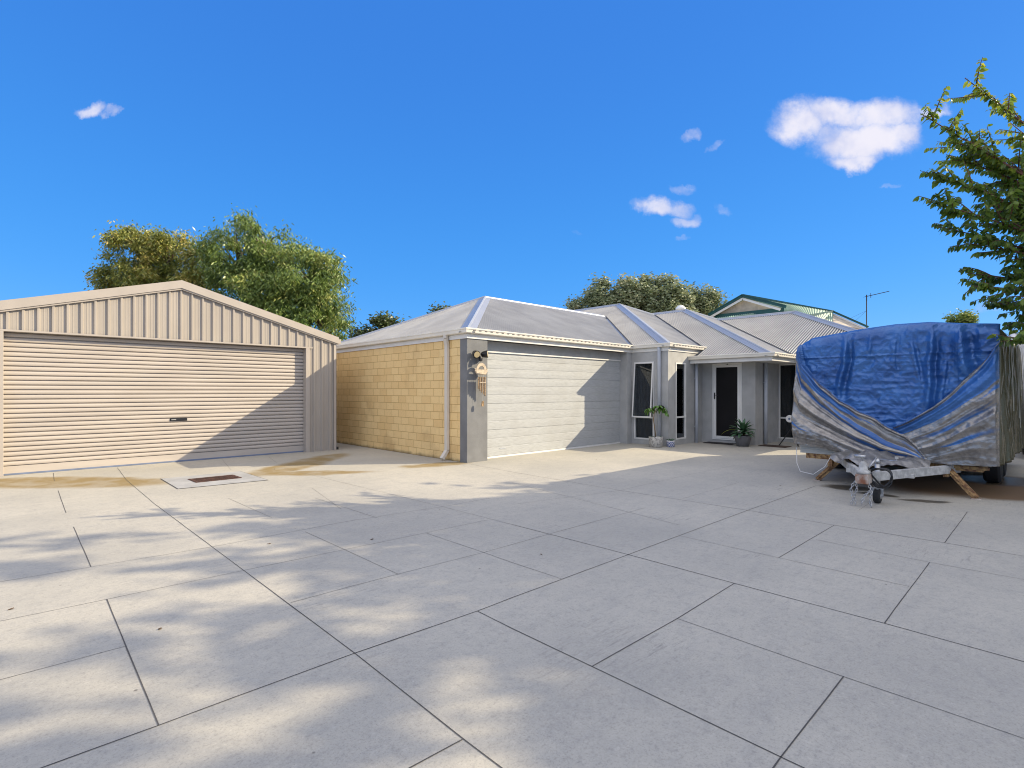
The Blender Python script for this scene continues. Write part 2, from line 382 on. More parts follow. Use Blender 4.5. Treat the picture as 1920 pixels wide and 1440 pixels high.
for i in range(4): b.face([(*qq[i], .004), (*qq[(i+1) % 4], .004), (*q2[(i+1) % 4], .0045), (*q2[i], .0045)])
R_(b, 'edge_gap', M['joint'])
b = MB(); gx, gy = gr[0]; U = Vector((gr[2][0]-gr[1][0], gr[2][1]-gr[1][1], 0)); V_ = Vector((gr[0][0]-gr[1][0], gr[0][1]-gr[1][1], 0)); O_ = Vector((*gr[1], .008))
b.face([O_+Vector((0, 0, -.004)), O_+U+Vector((0, 0, -.004)), O_+U+V_+Vector((0, 0, -.004)), O_+V_+Vector((0, 0, -.004))])
R_(b, 'pit', M['black'])
b = MB()
for i in range(29):
    t = i/28; b.bar(O_+U*t+V_*.04, O_+U*t+V_*.96, .011, .008)
for t in (.03, .5, .97): b.bar(O_+V_*t, O_+V_*t+U, .015, .009)
for t in (.04, .96): b.bar(O_+U*t+V_*.0, O_+U*t+V_, .02, .0095)
R_(b, 'grate', M['rust'])

# ---------------------------------------------------------------- shed
SY = 12.0; SX0, SX1, AP = -.73, 5.655, 2.465; ZE, ZA = 2.52, 3.40
sh = thing('shed', 'beige sheet metal gable shed with a wide roller door', 'shed', (AP, SY, 0)); R_ = Rel(sh)
def gz(x): return ZA-(ZA-ZE)*abs(x-AP)/(SX1-AP)
DX0, DX1, DZ = -.05, 4.93, 2.405
b = MB()
def ribprofile(x0, x1, phase):
    P = []; x = phase
    while x < x1+.2:
        for dx, d in ((-.028, 0), (-.014, .03), (.014, .03), (.028, 0), (.066, 0), (.070, .003), (.076, .003), (.080, 0), (.112, 0), (.116, .003), (.122, .003), (.126, 0)):
            P.append((x+dx, d))
        x += .19
    P = [p for p in P if x0 < p[0] < x1]
    return [(x0, 0)]+P+[(x1, 0)]
ph = AP-.19*20
def clad(x0, x1, zb):
    pr = ribprofile(x0, x1, ph)
    lo = [(x, SY-d, zb) for x, d in pr]; hi = [(x, SY-d, gz(x)-.0) for x, d in pr]
    b.grid([lo, hi])
clad(SX0, DX0-.07, 0); clad(DX0-.07, DX1+.07, DZ+.0); clad(DX1+.07, SX1, 0)
b.box(SX0, SX0+.03, SY+.01, SY+8, 0, ZE); b.box(SX1-.03, SX1, SY+.01, SY+8, 0, ZE); b.box(SX0, SX1, SY+8, SY+8.03, 0, ZE)
R_(b, 'wall', M['shed'])
b = MB(); b.box(DX1-.0, DX1+.09, SY-.035, SY+.14, 0, DZ-.02); R_(b, 'door_jamb', M['shed_trim'], bevel=.004)
b = MB(); b.box(DX0-.09, DX0, SY-.035, SY+.14, 0, DZ-.02); R_(b, 'door_jamb', M['shed_trim'], bevel=.004)
b = MB(); b.box(DX0-.1, DX1+.16, SY-.036, SY-.032, DZ-.02, DZ+.01); b.box(DX0-.1, DX1+.1, SY-.032, SY+.14, DZ-.022, DZ-.016); R_(b, 'head_flashing', M['shed_trim'])
b = MB(); b.box(SX1-.06, SX1+.006, SY-.034, SY-.031, 0, ZE); b.box(SX1+.003, SX1+.006, SY-.034, SY+.06, 0, ZE); R_(b, 'corner_flashing', M['shed_trim'])
# barge capping
b = MB()
for xe in (SX1+.05, SX0-.05):
    sgn = 1 if xe > AP else -1
    sl = (ZA-ZE)/(SX1-AP)
    za = ZA+.02; ze = ZA+.02-sl*abs(xe-AP)
    b.prism([(AP, za), (AP, za+.145), (xe, ze+.145), (xe+.0, ze)], SY-.075, SY-.055, 'y')
    b.prism([(AP, za-.03), (AP, za), (xe, ze), (xe, ze-.03)], SY-.055, SY-.045, 'y')
    b.prism([(AP, za+.145), (AP, za+.155), (xe, ze+.155), (xe, ze+.145)], SY-.075, SY+.10, 'y')
R_(b, 'barge_capping', M['shed_trim'])
b = MB()
for xe in (SX1+.04, SX0-.04):
    sl = (ZA-ZE)/(SX1-AP); P0 = []; P1 = []
    n = int(8/.0475)
    ys = [SY-.05+i*.0475 for i in range(n)]
    b.grid([[(AP, y, ZA+.13+.012*(i % 4 in (1, 2))) for i, y in enumerate(ys)], [(xe, y, ZA+.13-sl*abs(xe-AP)+.012*(i % 4 in (1, 2))) for i, y in enumerate(ys)]])
R_(b, 'roof', M['shed'])
b = MB(); b.box(SX1, SX1+.12, SY-.04, SY+8, ZE+.01, ZE+.12); R_(b, 'gutter', M['shed_trim'])
# roller door
b = MB(); DY = SY+.12; nr = 28; z0 = .15; hh = (DZ-.03-z0)/nr; prof = []
for i in range(nr):
    zb = z0+i*hh
    prof += [(0.034, zb), (.034, zb+hh*.12), (.001, zb+hh*.17), (-.004, zb+hh*.4), (-.004, zb+hh*.62), (.001, zb+hh*.88), (.034, zb+hh*.97)]
prof.append((.034, z0+nr*hh)); prof.append((.034, z0+nr*hh+.12))
P = []
for k in range(2):
    x = (DX0, DX1)[k]; P.append([(x, DY+d, z) for d, z in prof])
b.grid(P)
b.box(DX0, DX1, DY-.012, DY+.04, .028, z0)
door = R_(b, 'roller_door', M['door_beige'])
b = MB(); b.box(DX0, DX1, DY-.016, DY+.02, .002, .030); R_(b, 'bottom_seal', M['seal'], parent=door)
b = MB(); b.box(2.31, 2.585, DY-.022, DY-.004, .82, .856); b.box(2.30, 2.595, DY-.006, DY-.002, .81, .866)
hd = R_(b, 'lock_bar', [M['black']], parent=door)
b = MB()
for i, w in enumerate((.010, .008, .011, .007, .012)): b.box(2.325+i*.016, 2.325+i*.016+w, DY-.0235, DY-.0222, .832, .844)
R_(b, 'lock_lettering', M['white'], parent=door)
b = MB(); b.box(SX1+.01, SX1+.05, SY-.05, SY-.01, .01, .07); R_(b, 'rubber_foot', M['black'])

# ---------------------------------------------------------------- house
t_ = .441; E1 = 2.60; E2 = 2.301
GX, GY, BX, BY, WX, WY, OX, TX = 6.47, 8.02, 12.135, 6.937, 13.972, 5.492, .679, 15.531
PX, PY = WX-OX, 4.853; QX, QY = TX-OX, 2.196
hs = thing('house', 'single storey grey house with stepped front and pale corrugated hip roofs', 'house', (9, 9, 0)); R_ = Rel(hs)
b = MB(); b.box(GX, GX+.12, 8.24, 14.67, -.02, 2.435); R_(b, 'brick_wall', M['brick'])
b = MB(); b.box(GX-.004, 6.99, GY, 8.24, -.02, 2.435); R_(b, 'corner_pier', M['render_dark'])
b = MB(); b.box(6.992, 11.928, 8.235, 8.4, 2.235, 2.435); b.box(11.93, BX-.002, GY, 8.4, -.02, 2.435); R_(b, 'garage_wall', M['render'])
# bay with two windows
b = MB()
def wallX(x, y0, y1, top, op=None, th=.14, base=-.02):
    if not op: b.box(x, x+th, y0, y1, base, top); return
    a0, a1, c0, c1 = op
    b.box(x, x+th, y0, a0, base, top); b.box(x, x+th, a1, y1, base, top); b.box(x, x+th, a0, a1, base, c0); b.box(x, x+th, a0, a1, c1, top)
def wallY(y, x0, x1, top, op=None, th=.14, base=-.02):
    if not op: b.box(x0, x1, y, y+th, base, top); return
    a0, a1, c0, c1 = op
    b.box(x0, a0, y, y+th, base, top); b.box(a1, x1, y, y+th, base, top); b.box(a0, a1, y, y+th, base, c0); b.box(a0, a1, y, y+th, c1, top)
wallX(BX, BY+.142, 8.3, 2.435, (7.34, 7.94, .13, 2.17)); wallY(BY, BX, WX-.002, 2.435, (12.52, 13.05, .14, 2.145))
wallX(WX, WY+.142, BY+.14, 2.15, (5.84, 6.64, .085, 2.149)); wallY(WY, WX, TX-.002, 2.15)
R_(b, 'front_wall', M['render'])
b = MB()
wallX(TX, 2.9, WY+.1, 2.15, (3.6, 5.47, .085, 2.149)); wallY(2.88, TX, 22, 2.15); wallX(22, 2.9, 22, 2.4); wallY(22, 8, 22, 2.4)
R_(b, 'side_wall', M['render'])
# soffits
b = MB(); b.box(PX+.02, WX, PY+.02, BY-.003, 2.152, 2.165); b.box(WX, TX, PY+.02, WY, 2.152, 2.165); b.box(QX+.02, TX, QY+.02, PY+.02, 2.152, 2.165); b.box(TX, 22, QY+.02, 2.88, 2.152, 2.165)
R_(b, 'soffit', M['soffit'])
b = MB(); b.lathe((13.62, 6.28, 2.14), [(.06, 0), (.055, .012)], 20); R_(b, 'downlight', M['white'])
# gutter + fascia sweeps
def sweep(path, prof, b):
    nrm = []
    for (x0, y0), (x1, y1) in zip(path, path[1:]):
        nrm.append((-1, 0) if abs(x1-x0) < 1e-6 else (0, -1))
    P = []
    for i, (x, y) in enumerate(path):
        if i == 0: n = nrm[0]
        elif i == len(path)-1: n = nrm[-1]
        else: n = (nrm[i-1][0]+nrm[i][0], nrm[i-1][1]+nrm[i][1])
        P.append([(x+n[0]*o, y+n[1]*o, z) for o, z in prof])
    b.grid(P)
path1 = [(GX, 14.67), (GX, GY), (BX, GY), (BX, BY), (WX-.0, BY)]
path2 = [(PX, BY-.004), (PX, PY), (QX, PY), (QX, QY), (22.6, QY)]
def fas(zb): return [(-.02, zb), (.022, zb), (.022, zb+.088), (-.02, zb+.088)]
def gut(z): return [(.0, z), (.095, z), (.112, z+.012), (.118, z+.04), (.124, z+.07), (.136, z+.074), (.138, z+.10), (.126, z+.103), (.122, z+.09), (.022, z+.06), (.022, z+.105)]
for path, zb in ((path1, 2.432), (path2, 2.14)):
    b = MB(); sweep(path, fas(zb), b); R_(b, 'fascia', M['white'])
    b = MB(); sweep(path, gut(zb+.092), b); b.mset(1)
    for (x0, y0), (x1, y1) in zip(path, path[1:]):
        if abs(y1-y0) < 1e-6:
            n = int((x1-x0)/.15)
            for i in range(n): b.box(x0+.05+i*.15, x0+.11+i*.15, y0-.1265, y0-.12, zb+.092+.050, zb+.092+.060)
    R_(b, 'gutter', [M['gutter'], M['dark']])
b = MB(); b.box(WX-.01, WX+.004, BY-.135, BY-.0, 2.53, 2.63); R_(b, 'gutter_end', M['gutter'])
# roofs: corrugated sheets
def sheet(b, axis, base, z0, s0, s1, lo, hi, over=.055):
    # axis 'X': plane facing -X, eave at x=base, s along y ; 'Y': plane facing -Y, eave at y=base, s along x
    N = int((s1-s0)/.076*8); A = []; B = []; tt = []
    for i in range(N+1):
        s = s0+(s1-s0)*i/N; l = lo(s); h = hi(s)
        if l <= 0: l = -over
        if h < l: h = l
        w = .020*math.cos(2*PI*s/.076)
        for L, hh in ((A, l), (B, h)):
            L.append((base+hh, s, z0+t_*hh+w) if axis == 'X' else (s, base+hh, z0+t_*hh+w))
        tt.append(max(0, -math.cos(2*PI*s/.076)+.15)/1.15*(1 if axis == 'X' else .9))  # weight of the painted trough shade per column
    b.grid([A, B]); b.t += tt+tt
def under(b, axis, base, z0, s0, s1, lo, hi, d=.040):
    N = 60; A = []; B = []
    for i in range(N+1):
        s = s0+(s1-s0)*i/N; l = max(0, lo(s)-.12) ; h = max(hi(s), l)
        for L, hh in ((A, l), (B, h)):
            L.append((base+hh, s, z0+t_*hh-d) if axis == 'X' else (s, base+hh, z0+t_*hh-d))
    b.grid([A, B])
def both(axis, base, z0, s0, s1, lo, hi):
    b = MB(); sheet(b, axis, base, z0, s0, s1, lo, hi); b2 = MB(); under(b2, axis, base, z0, s0, s1, lo, hi)
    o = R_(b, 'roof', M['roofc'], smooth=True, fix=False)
    R_(b2, 'valley_deck', M['cap'], parent=o, fix=False)
vg = .07
gk, mk, pk, tk = 3.326, 4.81, 4.70, 3.876
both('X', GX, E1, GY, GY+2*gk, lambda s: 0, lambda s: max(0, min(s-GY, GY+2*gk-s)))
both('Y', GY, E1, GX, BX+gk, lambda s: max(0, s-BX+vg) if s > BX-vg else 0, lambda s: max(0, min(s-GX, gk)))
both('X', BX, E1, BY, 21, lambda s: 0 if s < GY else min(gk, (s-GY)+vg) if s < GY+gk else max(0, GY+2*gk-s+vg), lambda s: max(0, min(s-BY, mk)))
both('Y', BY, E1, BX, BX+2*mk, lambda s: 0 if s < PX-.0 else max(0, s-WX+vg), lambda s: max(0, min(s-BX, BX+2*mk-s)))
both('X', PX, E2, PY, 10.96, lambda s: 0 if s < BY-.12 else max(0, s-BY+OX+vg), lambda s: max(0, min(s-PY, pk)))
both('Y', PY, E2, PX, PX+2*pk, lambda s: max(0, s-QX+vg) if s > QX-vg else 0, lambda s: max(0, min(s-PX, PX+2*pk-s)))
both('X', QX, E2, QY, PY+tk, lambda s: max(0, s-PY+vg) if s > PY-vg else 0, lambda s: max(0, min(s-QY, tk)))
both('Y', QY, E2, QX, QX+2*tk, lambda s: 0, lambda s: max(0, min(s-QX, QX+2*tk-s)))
# hidden back slopes so that the roofs are closed
b = MB(); zr = E1+t_*gk
b.face([(GX, GY+2*gk, E1-.03), (BX+gk, GY+2*gk, E1-.03), (BX+gk, GY+gk, zr-.03), (GX+gk, GY+gk, zr-.03)])
zm = E1+t_*mk; b.face([(BX+2*mk, BY, E1-.03), (BX+mk, BY+mk, zm-.03), (BX+mk, 21, zm-.03), (BX+2*mk, 21, E1-.03)])
zp = E2+t_*pk; b.face([(PX+2*pk, PY, E2-.03), (PX+pk, PY+pk, zp-.03), (PX+pk, 11, zp-.03), (PX+2*pk, 11, E2-.03)])
zt = E2+t_*tk; b.face([(QX+2*tk, QY, E2-.03), (QX+tk, QY+tk, zt-.03), (QX+tk, 9, zt-.03), (QX+2*tk, 9, E2-.03)])
b.face([(BX, 21, E1-.03), (BX+mk, 21, zm-.03), (BX+2*mk, 21, E1-.03)])
R_(b, 'back_roof', M['roof'], fix=False)
# caps
def cap(A, B, n1, n2, w=.17, lift=.018):
    A = Vector(A); B = Vector(B); d = (B-A).normalized(); up = Vector((0, 0, lift)); b = MB(); P = []
    sides = []
    for n in (n1, n2):
        n = Vector(n).normalized(); s = d.cross(n).normalized()
        if s.z > 0: s = -s
        if abs(s.z) < 1e-4 and s.dot(n) : pass
        sides.append((s, n))
    (s1, m1), (s2, m2) = sides
    for Q in (A, B):
        Q = Q+up
        P.append([Q+s1*w-m1*.022, Q+s1*w, Q+s1*.035, Q+s1*.03+Vector((0, 0, .014)), Q+Vector((0, 0, .026)), Q+s2*.03+Vector((0, 0, .014)), Q+s2*.035, Q+s2*w, Q+s2*w-m2*.022])
    b.grid(P); R_(b, 'ridge_cap', M['cap'], fix=False)
nX = (-t_, 0, 1); nY = (0, -t_, 1); nXb = (t_, 0, 1); nYb = (0, t_, 1)
cap((GX-.05, GY-.05, E1-.022), (GX+gk, GY+gk, zr), nX, nY); cap((GX-.05, GY+2*gk+.05, E1-.022), (GX+gk, GY+gk, zr), nX, nYb)
cap((GX+gk, GY+gk, zr), (BX+gk-.03, GY+gk, zr), nY, nYb)
cap((BX-.05, BY-.05, E1-.022), (BX+mk, BY+mk, zm), nX, nY); cap((BX+mk, BY+mk, zm), (BX+mk, 21, zm), nX, nXb); cap((BX+mk, BY+mk, zm), (BX+2*mk, BY, E1), nY, nXb)
cap((PX-.05, PY-.05, E2-.022), (PX+pk, PY+pk, zp), nX, nY); cap((PX+pk, PY+pk, zp), (PX+pk, 10.96, zp), nX, nXb); cap((PX+pk, PY+pk, zp), (PX+2*pk, PY, E2), nY, nXb)
cap((QX-.05, QY-.05, E2-.022), (QX+tk, QY+tk, zt), nX, nY); cap((QX+tk, QY+tk, zt), (QX+tk, PY+tk, zt), nX, nXb); cap((QX+tk, QY+tk, zt), (QX+2*tk, QY, E2), nY, nXb)
# raised rear ridge seen over the garage
b = MB(); b.prism([(GY+gk-.05, zr-.02), (GY+gk+.25, zr+.115), (GY+gk+.55, zr-.02)], 12.35, BX+gk+.1, 'x'); R_(b, 'rear_ridge', M['cap'])
# garage door
b = MB(); X0, X1 = 6.99, 11.93; Yd = 8.262; zz0 = .035; hT = 2.235-zz0; sec = hT/4; prof = []
for i in range(4):
    for k in range(3):
        z0 = zz0+i*sec+k*sec/3; h3 = sec/3; g2 = .010 if k == 0 else .006
        prof += [(g2, z0), (g2, z0+.004), (0, z0+.010), (-.002, z0+h3*.5), (0, z0+h3-.006)]
prof.append((.010, zz0+hT))
b.grid([[(X0, Yd+d, z) for d, z in prof], [(X1, Yd+d, z) for d, z in prof]])
gd = R_(b, 'garage_door', M['gdoor'])
b = MB(); b.box(X0, X1, Yd-.02, Yd+.01, .0, .034); R_(b, 'bottom_rail', M['white'], parent=gd)
b = MB(); b.box(X0+.002, X1-.002, Yd-.034, Yd-.006, 2.205, 2.234); R_(b, 'head_trim', M['white'], parent=gd)
b = MB(); b.box(7.55, 7.72, Yd-.012, Yd-.002, .175, .187); R_(b, 'door_sticker', M['pipe'], parent=gd)
# windows
def frame(b, axis, c, a0, a1, z0, z1, w=.045, d=.05, o=-.01):
    def bx(p0, p1, q0, q1):
        if axis == 'X': b.box(c+o, c+o+d, p0, p1, q0, q1)
        else: b.box(p0, p1, c+o, c+o+d, q0, q1)
    bx(a0, a0+w, z0, z1); bx(a1-w, a1, z0, z1); bx(a0+w, a1-w, z0, z0+w); bx(a0+w, a1-w, z1-w, z1)
def pane(b, axis, c, a0, a1, z0, z1):
    if axis == 'X': b.box(c, c+.006, a0, a1, z0, z1)
    else: b.box(a0, a1, c, c+.006, z0, z1)
def window(axis, c, a0, a1, z0, zm_, z1, label, mull=None, awning=False, cur=.35):
    b = MB(); frame(b, axis, c, a0, a1, z0, z1, .035, .06)
    if axis == 'X': b.box(c-.006, c+.04, a0+.035, a1-.035, zm_-.022, zm_+.022)
    else: b.box(a0+.035, a1-.035, c-.006, c+.04, zm_-.022, zm_+.022)
    if mull is not None: b.box(c-.006, c+.04, mull-.02, mull+.02, z0+.035, z1-.035)
    w = R_(b, 'window', M['white']); 
    if label: w['label'] = label
    b = MB(); pane(b, axis, c+.03, a0+.036, a1-.036, z0+.036, zm_-.023)
    if not awning: pane(b, axis, c+.03, a0+.036, a1-.036, zm_+.023, z1-.036)
    R_(b, 'pane', M['glass'], parent=w)
    if awning:
        s = MB(); frame(s, axis, 0, a0+.012, a1-.012, 0, z1-zm_-.01, .035, .025, 0); 
        p = MB(); pane(p, axis, .01, a0+.045, a1-.045, .035, z1-zm_-.045)
        ang = .085
        for m_ in (s, p):
            m_.v = [((c-.018-(z1-zm_-v[2])*math.sin(ang)+v[0]), v[1], zm_-.0+v[2]) for v in m_.v]
        so_ = R_(s, 'awning_sash', M['white'], parent=w); R_(p, 'sash_pane', M['glass'], parent=w)
    rm = MB(); e = .5
    def F5(q): rm.face([((c+.139+p[2]) if axis == 'X' else p[0], p[0] if axis == 'X' else (c+.139+p[2]), p[1]) for p in q])
    A0, A1, Z0, Z1 = a0-.06, a1+.06, z0-.05, z1+.03
    F5([(A0, Z0, e), (A1, Z0, e), (A1, Z1, e), (A0, Z1, e)]); F5([(A0, Z0, 0), (A0, Z0, e), (A0, Z1, e), (A0, Z1, 0)]); F5([(A1, Z0, 0), (A1, Z0, e), (A1, Z1, e), (A1, Z1, 0)])
    F5([(A0, Z0, 0), (A1, Z0, 0), (A1, Z0, e), (A0, Z0, e)]); F5([(A0, Z1, 0), (A1, Z1, 0), (A1, Z1, e), (A0, Z1, e)])
    R_(rm, 'room_recess', M['room'], parent=w)
    cu = MB(); P = []; wid = (a1-a0)*cur
    for k in range(41):
        u = a1-wid+wid*k/40 if axis == 'X' else a0+wid*k/40; dd = c+.19+.018*math.sin(k*1.15)+.006*math.sin(k*2.7)
        P.append([(dd, u, z0+.02) if axis == 'X' else (u, dd, z0+.02), (dd, u, z1) if axis == 'X' else (u, dd, z1)])
    cu.grid(P); R_(cu, 'curtain', M['curtain'], parent=w, smooth=True)
    return w
window('X', BX, 7.34, 7.94, .13, .71, 2.17, 'narrow window with its upper sash pushed open', awning=True)
window('Y', BY, 12.52, 13.05, .14, .72, 2.145, 'narrow two pane window facing the yard')
window('X', TX, 3.6, 5.47, .085, .66, 2.149, 'wide window partly behind the covered caravan', mull=5.02, cur=.2)
# curtains behind the wide window glass are dark slats in front of the room
# front door
b = MB(); frame(b, 'X', WX, 5.84, 6.64, .085, 2.149, .04, .06, -.015); fd = R_(b, 'front_door', M['white'], bevel=.003)
b = MB(); frame(b, 'X', WX, 5.885, 6.595, .125, 2.105, .062, .03, -.022); R_(b, 'screen_frame', M['white'], parent=fd)
b = MB(); b.box(WX+.0, WX+.004, 5.945, 6.535, .185, 2.045); R_(b, 'screen_mesh', M['screen'], parent=fd)
b = MB(); b.box(WX-.036, WX-.0225, 6.555, 6.585, 1.18, 1.36); b.bar((WX-.055, 6.57, 1.29), (WX-.055, 6.46, 1.29), .014, .014); b.bar((WX-.036, 6.57, 1.29), (WX-.058, 6.57, 1.29), .014, .014)
R_(b, 'door_handle', M['black'], parent=fd)
b = MB(); b.box(WX-.02, WX-.016, 6.20, 6.24, 2.112, 2.135); R_(b, 'door_closer', M['dark'], parent=fd)
# downpipes
def downpipe(pts, r, m, rect=False, br=()):
    b = MB()
    if rect:
        for A, B in zip(pts, pts[1:]): b.bar(A, B, r*2, r*1.4, up=(1, 0, 0))
        o = R_(b, 'downpipe', m, bevel=.004)
    else:
        b.tube(pts, r, 16); o = R_(b, 'downpipe', m, smooth=True)
    for c in br:
        k = MB(); k.box(*c); R_(k, 'bracket', m, parent=o)
    return o
dpY = 8.62
downpipe([(GX-.08, dpY, 2.53), (GX-.08, dpY, 2.46), (GX-.045, dpY, 2.33), (GX-.045, dpY, .20), (GX-.17, dpY+.0, .04)], .045, M['pipe_cream'], True)
downpipe([(BX-.06, 7.16, 2.53), (BX-.055, 7.16, 2.44), (BX-.055, 7.16, 0)], .045, M['pipe'])
downpipe([(13.53, BY-.06, 2.16), (13.53, BY-.06, 0)], .04, M['pipe'], br=[(13.40, 13.52, BY-.06, BY-.045, 1.74, 1.76), (13.40, 13.52, BY-.06, BY-.045, .44, .46)])
downpipe([(14.50, WY-.06, 2.16), (14.50, WY-.06, 0)], .045, M['pipe'], br=[(14.36, 14.5, WY-.06, WY-.045, 1.62, 1.64)])
# roof vent
b = MB(); b.lathe((23.2, 12.6, 4.5), [(.16, -.9), (.16, .75), (.24, .8), (.24, .86), (.12, .98), (.02, 1.0)], 16)
o = R_(b, 'roof_vent', M['white'], smooth=False)

# ---------------------------------------------------------------- flood light, chime, mats
fl = thing('flood_light', 'black twin flood light on the grey pier above the wind chime', 'light', (6.70, GY, 2.12)); R_ = Rel(fl)
b = MB(); b.box(6.63, 6.77, GY-.03, GY-.002, 2.06, 2.17); b.bar((6.70, GY-.03, 2.12), (6.70, GY-.09, 2.12), .04, .04); R_(b, 'mount', M['black'], bevel=.006)
M['lens'] = mat('lamp_lens', (.62, .50, .28), .25, var=.1)
for i, (cx, dx, nm) in enumerate(((6.60, -1, 'lamp_head'), (6.83, 1, 'lamp_head'))):
    b = MB(); d = Vector((dx*.25, -1, -.35)).normalized() if dx < 0 else Vector((.7, -.8, .1)).normalized(); c = Vector((cx, GY-.10, 2.13))
    b.tube([c-d*.07, c-d*.05, c+d*.02, c+d*.06], [.035, .055, .07, .075], 18); o = R_(b, nm, M['black'])
    l = MB(); l.tube([c+d*.056, c+d*.064], [.062, .06], 18); R_(l, 'lens', M['lens'], parent=o)
b = MB(); b.tube([(6.70, GY-.09, 2.10), (6.71, GY-.12, 2.03), (6.71, GY-.13, 1.99)], [.035, .04, .03], 12); R_(b, 'sensor', M['black'])
wc = thing('wind_chime', 'bamboo wind chime with an arched wooden top hanging on the grey pier', 'wind chime', (6.74, GY-.12, 1.9)); R_ = Rel(wc)
M['wood'] = mat('pale_wood', (.55, .45, .33), .6, var=.2, vscale=20); M['bamboo'] = mat('bamboo', (.36, .235, .12), .5, var=.35, vscale=30); M['string'] = mat('string', (.6, .58, .5), .9)
cy = GY-.13; b = MB(); out = []; inn = []
zc = 1.80; cx0 = 6.725
for k in range(17):
    a = PI*k/16; out.append((cx0+.135*math.cos(a), zc+.155*math.sin(a))); inn.append((cx0+.075*math.cos(a), zc+.02+.075*math.sin(a)))
n = len(out)
for yy in (cy, cy+.022):
    for k in range(n-1): b.face([(out[k][0], yy, out[k][1]), (out[k+1][0], yy, out[k+1][1]), (inn[k+1][0], yy, inn[k+1][1]), (inn[k][0], yy, inn[k][1])])
for L in (out, inn):
    for k in range(n-1): b.face([(L[k][0], cy, L[k][1]), (L[k+1][0], cy, L[k+1][1]), (L[k+1][0], cy+.022, L[k+1][1]), (L[k][0], cy+.022, L[k][1])])
b.box(cx0-.135, cx0+.135, cy-.004, cy+.026, zc-.045, zc+.025)
for s in (-1, 1): b.prism([(cx0+s*.12, zc-.02), (cx0+s*.165, zc-.01), (cx0+s*.145, zc+.015), (cx0+s*.17, zc+.04), (cx0+s*.12, zc+.045)], cy, cy+.02, 'y')
R_(b, 'arch', M['wood'], fix=True)
b = MB(); b.tube([(cx0-.12, cy+.01, zc-.055), (cx0+.12, cy+.01, zc-.055)], .018, 10); R_(b, 'cross_bar', M['wood'], smooth=True)
for k in range(5):
    x = cx0-.075+k*.043; zt_ = zc-.12; L = .24+.035*k
    b = MB(); b.tube([(x, cy+.01, zt_), (x, cy+.01, zt_-L)], .013, 10); tb = R_(b, 'chime_tube', M['bamboo'], smooth=False)
    b = MB(); b.tube([(x, cy+.01, zt_), (x, cy+.01, zc-.07)], .002, 4); R_(b, 'string', M['string'], parent=tb)
b = MB(); b.tube([(cx0-.055, cy-.004, zc-.235), (cx0+.105, cy-.004, zc-.235)], .008, 8); R_(b, 'spacer', M['wood'])
b = MB(); b.tube([(cx0+.04, cy+.01, zc-.06), (cx0+.04, cy+.01, zc-.60)], .0018, 4); b.tube([(cx0, cy+.01, zc+.15), (6.71, GY-.10, 2.05)], .002, 4); R_(b, 'cord', M['string'])
b = MB(); b.prism([(cx0+.02, zc-.60), (cx0+.06, zc-.59), (cx0+.07, zc-.66), (cx0+.06, zc-.70), (cx0+.01, zc-.70), (cx0+.005, zc-.65)], cy+.002, cy+.016, 'y'); R_(b, 'clapper', M['bamboo'])
M['mat'] = mat('doormat_coir', (.035, .03, .03), .95, bump=.8, bscale=200, var=.3); M['mat2'] = mat('brown_mat', (.06, .035, .025), .95, bump=.8, bscale=200, var=.3)
b = MB(); b.box(13.56, 13.93, 5.95, 6.72, .002, .016); tag(b.build('doormat', M['mat'], bevel=.004), 'black doormat at the foot of the screen door', 'doormat')
b = MB(); b.box(13.85, 14.28, 4.72, 5.38, .002, .014); tag(b.build('doormat', M['mat2'], bevel=.004), 'brown mat on the paving right of the potted agave', 'doormat')

# ---------------------------------------------------------------- pots
M['leaf'] = mat('plant_leaf', (.10, .22, .03), .45, var=.3, vscale=12); M['leaf_yel'] = mat('plant_leaf_yellow', (.30, .34, .03), .45, var=.3, vscale=12)
M['leaf_blue'] = mat('agave_leaf', (.075, .17, .085), .5, var=.3, vscale=8); M['stem'] = mat('plant_stem', (.22, .15, .08), .8)
M['potsoil'] = mat('potting_soil', (.04, .025, .018), .95)
def crackle():
    m, nt, b = newmat('crackle_glaze'); tc = nt.n('ShaderNodeTexCoord').outputs['Object']
    v = nt.n('ShaderNodeTexVoronoi', feature='DISTANCE_TO_EDGE'); v.inputs['Scale'].default_value = 22; nt.setin(v, 0, tc)
    n = nt.noise(tc, 18, 4)
    c = nt.mix(nt.ramp(n, .4, .6), (.46, .44, .40), (.22, .21, .20)); c = nt.mix(nt.ramp(v.outputs[0], .08, .02), c, (.6, .58, .54))
    nt.nt.links.new(c, b.inputs['Base Color']); b.inputs['Roughness'].default_value = .6; return m
def bluewhite():
    m, nt, b = newmat('blue_white_glaze'); tc = nt.n('ShaderNodeTexCoord').outputs['Object']
    v = nt.n('ShaderNodeTexChecker'); v.inputs['Scale'].default_value = 26; v.inputs[1].default_value = (.70, .70, .72, 1); v.inputs[2].default_value = (.10, .14, .40, 1); nt.setin(v, 0, tc)
    sx = nt.n('ShaderNodeSeparateXYZ'); nt.setin(sx, 0, tc)
    c = nt.mix(nt.ramp(sx.outputs[2], .13, .135), v.outputs[0], (.72, .72, .74))
    nt.nt.links.new(c, b.inputs['Base Color']); b.inputs['Roughness'].default_value = .25; return m
M['crackle'] = crackle(); M['bw'] = bluewhite(); M['greypot'] = mat('grey_glaze_pot', (.13, .13, .14), .4, var=.15, vscale=4)
